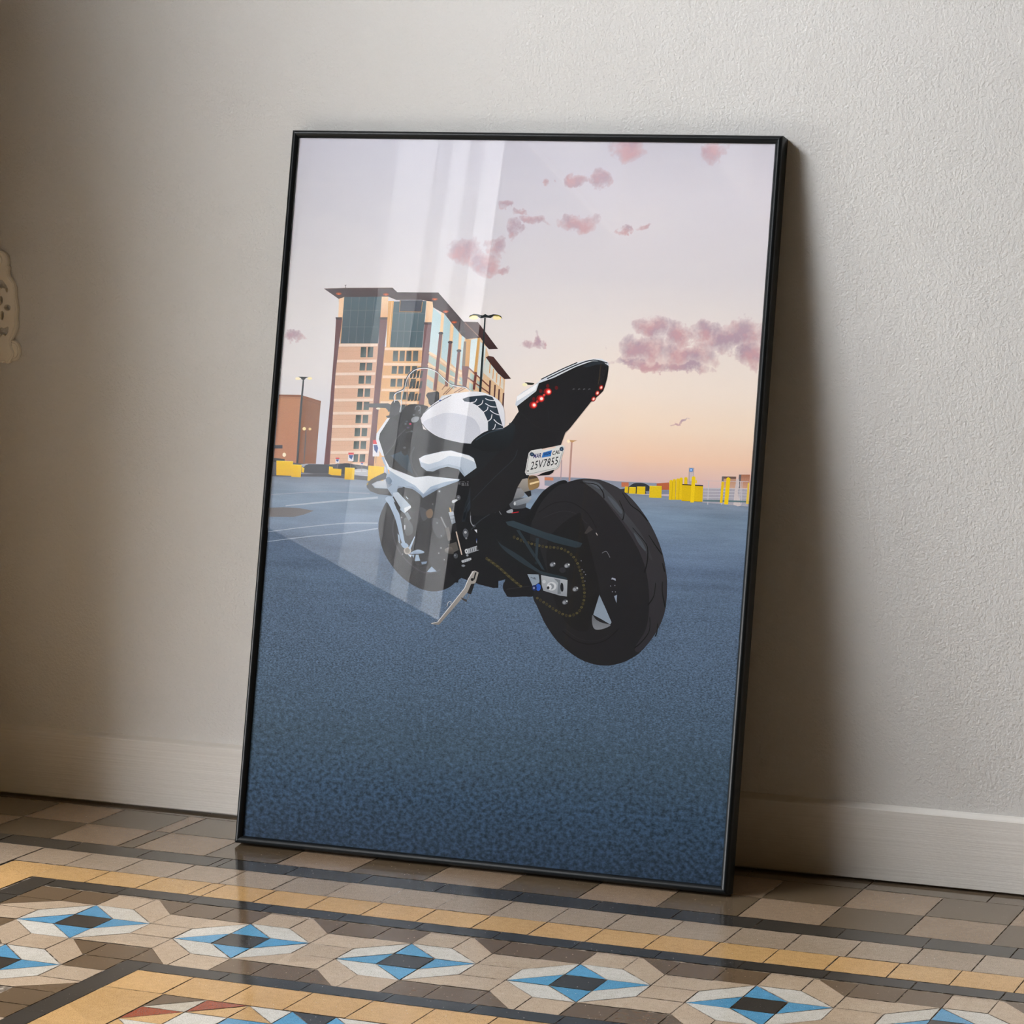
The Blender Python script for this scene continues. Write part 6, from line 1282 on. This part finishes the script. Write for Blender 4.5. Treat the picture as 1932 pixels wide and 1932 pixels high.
# ------------------------------------------------------------------ sheer half curtain in the window
def cloth(name, d, t_, open_):
    # woven sheer: part of the light goes straight through the weave, part is scattered by the yarn
    m = bpy.data.materials.new(name); m.use_nodes = True; m.node_tree.nodes.clear(); g = N(m)
    so = g.new('ShaderNodeOutputMaterial'); sd = g.new('ShaderNodeBsdfDiffuse', Color=(d, d, d, 1)); st = g.new('ShaderNodeBsdfTranslucent', Color=(t_, t_, t_ * 1.03, 1))
    s1 = g.new('ShaderNodeAddShader'); g.link(sd.outputs[0], s1.inputs[0]); g.link(st.outputs[0], s1.inputs[1])
    tr = g.new('ShaderNodeBsdfTransparent'); mx = g.new('ShaderNodeMixShader'); mx.inputs[0].default_value = open_
    g.link(s1.outputs[0], mx.inputs[1]); g.link(tr.outputs[0], mx.inputs[2]); g.link(mx.outputs[0], so.inputs[0])
    return m
thin, mid, thick, hem = cloth('thin_voile', .15, .08, .16), cloth('folded_voile', .3, .07, .07), cloth('lined_voile', .3, .08, .04), cloth('added_blind_linen', .4, .15, .30)
drape_m = cloth('far_light_blocker', .10, .005, 0.0)  # added opaque cloth, blocks sky at the far end of the window
cur = bpy.data.objects.new('half_curtain', None); COL.objects.link(cur); cur.location = (LEFT_X - .10, 0, 0)
tag(cur, 'white sheer half curtain across the lower tall window, with added panels blocking far daylight', 'curtain')
def drape(y0, y1, z0, z1, amp, wl, m, par=None, x=0.0):
    bm = bmesh.new(); n = 40; prev = None
    for i in range(n + 1):
        y = y0 + (y1 - y0) * i / n; dx = x + amp * math.sin(y * 2 * math.pi / wl) + amp * .4 * math.sin(y * 2 * math.pi / (wl * .37) + 1)
        a, b = bm.verts.new((dx, y, z0)), bm.verts.new((dx * .8, y, z1))
        if prev: bm.faces.new((prev[0], a, b, prev[1]))
        prev = (a, b)
    for f in bm.faces: f.smooth = True
    return obj('curtain_panel', bm, m, par or cur)
Z0_, Z1_ = .665, 1.84
ys = [(-0.755, -1.468, mid), (-1.468, -1.62, thick), (-1.62, -1.873, mid), (-1.873, -2.08, thin), (-2.08, -2.15, mid), (-2.15, -2.252, thin), (-2.252, -2.33, thick), (-2.33, -2.45, thin), (-2.45, -3.275, drape_m)]
for a, b, m in ys: drape(b - .004, a, Z0_, Z1_, .0012, .09, m)
drape(WIN_Y0 + .003, -1.78, Z1_ + .02, WIN_Z1 - .02, .004, .12, mid)  # added upper panel, holds back far sky to widen the frame's shadow
tube([Vector((0, WIN_Y0 + .002, Z1_ + .01)), Vector((0, WIN_Y1 - .002, Z1_ + .01))], .006, 'curtain_rod', cur, white_wood)
bl = bpy.data.objects.new('added_blind', None); COL.objects.link(bl); bl.location = (LEFT_X - .10, 0, 0)  # added to limit the light of the added high opening
tag(bl, 'added pale linen blind that dims the added high window', 'blind')
o = drape(W2Y0 + .004, W2Y1 - .004, W2Z0 + .01, W2Z1 - .03, .002, .5, hem, bl); o.name = 'added_blind_cloth'
tube([Vector((0, W2Y0 + .002, W2Z1 - .02)), Vector((0, W2Y1 - .002, W2Z1 - .02))], .012, 'added_blind_roller', bl, white_wood)
